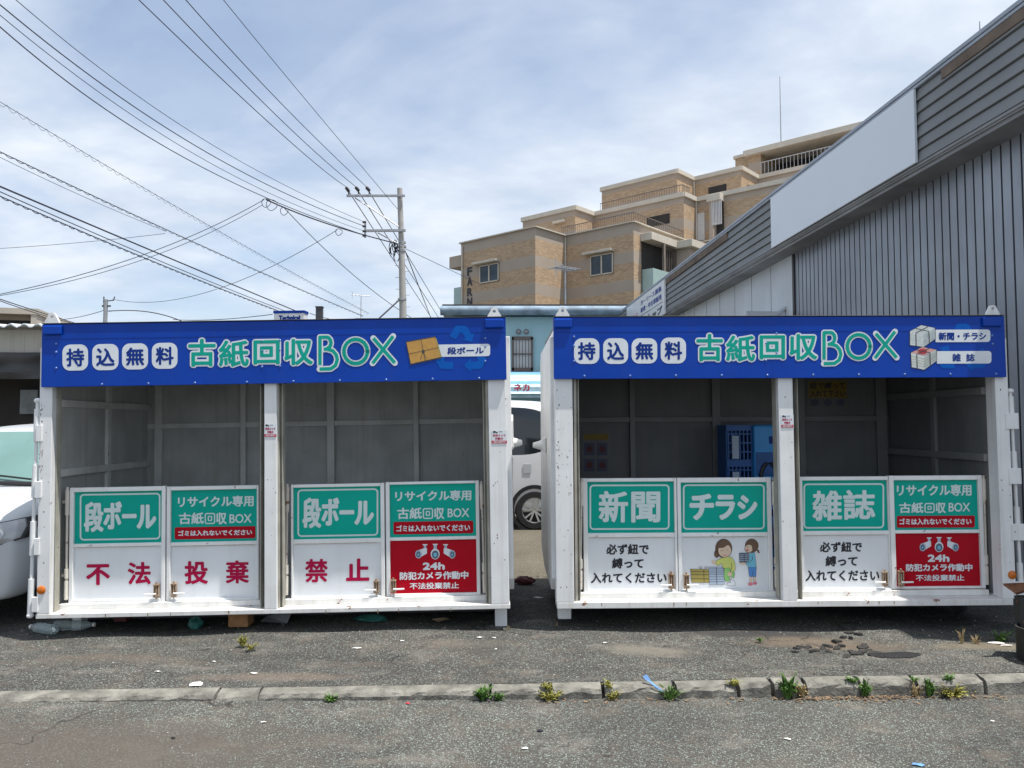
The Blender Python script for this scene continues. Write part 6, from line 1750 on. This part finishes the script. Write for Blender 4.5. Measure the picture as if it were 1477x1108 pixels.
hv = [((200.4, 0), (400, 188), 'first'), ((235.6, 0), (400, 168), 'second'), ((268, 0), (400, 143.6), 'third')]
for i, ((bx, by, tx, ty), (e, m_, nm)) in enumerate(zip(ins, hv)):
    wire([(tx, ty, PY - .5), (m_[0], m_[1], 24.0), (e[0], e[1], 17.5)], .013, ('lowest', 'middle', 'upper')[i] + ' of three steep black power lines rising from the pole top to upper left', ext=.35)
far = [(622.5, 459), (632, 457.5), (641.5, 457.5)]
for i, ((bx, by, tx, ty), f) in enumerate(zip(ins, far)):
    wire([(tx + 3, ty + 5, PY - .4), (f[0], f[1], 58)], .020, ('left', 'middle', 'right')[i] + ' power line running down behind the pole to the far right', ext=.06)
wire([(573.4, 301.7, PY), (400, 94.8, 24), (322.3, 0, 19.5)], .011, 'thin earth wire from the pole to the top edge of the picture', ext=.35)
wire([(585, 359, PY), (640, 385, 36), (690, 409, 39.0)], .013, 'thin service wire from the pole to the apartment building')
wire([(584, 361, PY), (620, 455, 52)], .024, 'thick cable dropping right of the pole', ext=.05)
low = [((23, 0), (400, 261.6), (526, 320.5), 'uppermost thin'), ((0, 7), (400, 273.5), (526, 326.5), 'second thick'), ((0, 22), (400, 284), (526, 333.5), 'third thin'), ((0, 39), (380, 283.5), (528, 340), 'lowest thick')]
for i, (e, m_, s_, nm) in enumerate(low):
    wire([(s_[0], s_[1], PY - .2), (m_[0], m_[1], 27.5), (e[0], e[1], 15.0)], .014 if i in (1, 3) else .009, nm + ' line of the four running from the lower cross arm to the left', ext=.3)
wire([(575, 352, PY - .15), (470, 322, 30), (384, 288, 27)], .026, 'thick bundled cable hanging below the four lines near the pole')
wire([(381, 288, 27), (222, 362, 25), (0, 424.5, 23)], .012, 'upper of two drop wires swinging down to the left edge', ext=.2)
wire([(378, 296, 27), (206, 374.7, 25), (0, 426.5, 23.1)], .010, 'lower of two drop wires swinging down to the left edge', ext=.2)
wire([(410, 300, 27.6), (494, 383, 31), (594, 459, 36)], .014, 'single drop wire passing in front of the pole foot', ext=.08)
wire([(486, 332, 31), (333, 410, 34), (162, 431.5, 40)], .012, 'slack wire from the bundled cable to the small far pole')
# jumper loops on the bundle
mb = MB()
for (px, py, r_) in ((384, 293, .16), (392, 296, .2), (410, 305, .14), (489, 335, .12)):
    c = at(px, py, 27.2); mb.tube([c + Vector((r_ * math.cos(a), .05 * math.sin(2 * a), r_ * math.sin(a))) for a in [2 * math.pi * i / 14 for i in range(15)]], .012, 5)
tag(mb.build('wire_loops', M['wire'], smooth=True), 'coiled jumper loops hanging on the bundled cable', 'wire', 'overhead wires')
lashed([(532, 452, 36), (400, 381, 29), (0, 147, 17)], .007, 'looped spiral cable crossing the sky from upper left', .11, 80, ext=.2)
lashed([(524, 456, 36), (400, 403, 30), (0, 219, 18)], .012, 'dark lashed cable below the spiral cable', .06, 70, ext=.2)
wire([(240, 334, 23.6), (110, 279, 20.3), (0, 227, 18)], .007, 'thin wire joining the dark lashed cable from below', ext=.2)
wire([(442, 455, 34), (400, 437.5, 31.5), (0, 269, 17)], .022, 'heavy black cable sloping down to the Technical sign', ext=.2)
lashed([(438, 462, 34), (211, 373, 23), (0, 283, 17)], .014, 'double lashed cable under the heavy black cable', .05, 60, ext=.2, lines=(.10,))
wire([(0, 358.5, 22), (120, 349.5, 23.5), (238, 337, 24.5)], .008, 'faint short wire meeting the lashed cable at left')
wire([(108, 466, 26), (50, 448, 22), (0, 431.5, 19)], .014, 'upper of two dark cables above the far left block', ext=.2)
wire([(103, 466, 26), (50, 451, 22), (0, 434, 19)], .012, 'lower of two dark cables above the far left block', ext=.2)
Sp = empty('utility_pole', (at(149, 470, 40).x, 40, 0), label='small slim steel pole far behind the left container', cat='utility pole')
ox = Sp.location.x
mb = MB(); v = at(153, 432, 40); mb.tube([(0, 0, 0), (v.x - ox, 0, v.z)], [.16, .10], 10); mb.build('shaft', M['steel'], Sp, smooth=True)
mb = MB(); z = v.z; mb.tube([(v.x - ox - .15, 0, z - .1), (v.x - ox + .4, 0, z - .05), (v.x - ox + .45, 0, z + .15)], .03, 6); mb.tube([(v.x - ox - .12, 0, z + .15), (v.x - ox - .1, 0, z - .6)], .03, 6); mb.tube([(v.x - ox - .2, 0, z - .35), (v.x - ox + .25, 0, z - .35)], .05, 6)
mb.build('bracket', M['darkmetal'], Sp)
wire([(152, 447, 40), (120, 456, 44), (90, 461, 48)], .018, 'wire leaving the small far pole to the left')
wire([(156, 449, 40), (200, 448.5, 41), (262, 463.5, 43)], .028, 'wire arching from the small far pole to the right')
wire([(393, 453.5, 36), (330, 460, 38), (250, 461, 42)], .018, 'slack wire between the small far pole and the sign')
wire([(575.5, 433, PY - .2), (545, 461, PY - 3)], .035, 'thick guy wire bracing the concrete pole', ext=.25)
wire([(447, 452, 30), (470, 459, 31), (500, 465, 32)], .014, 'short wire right of the Technical sign')
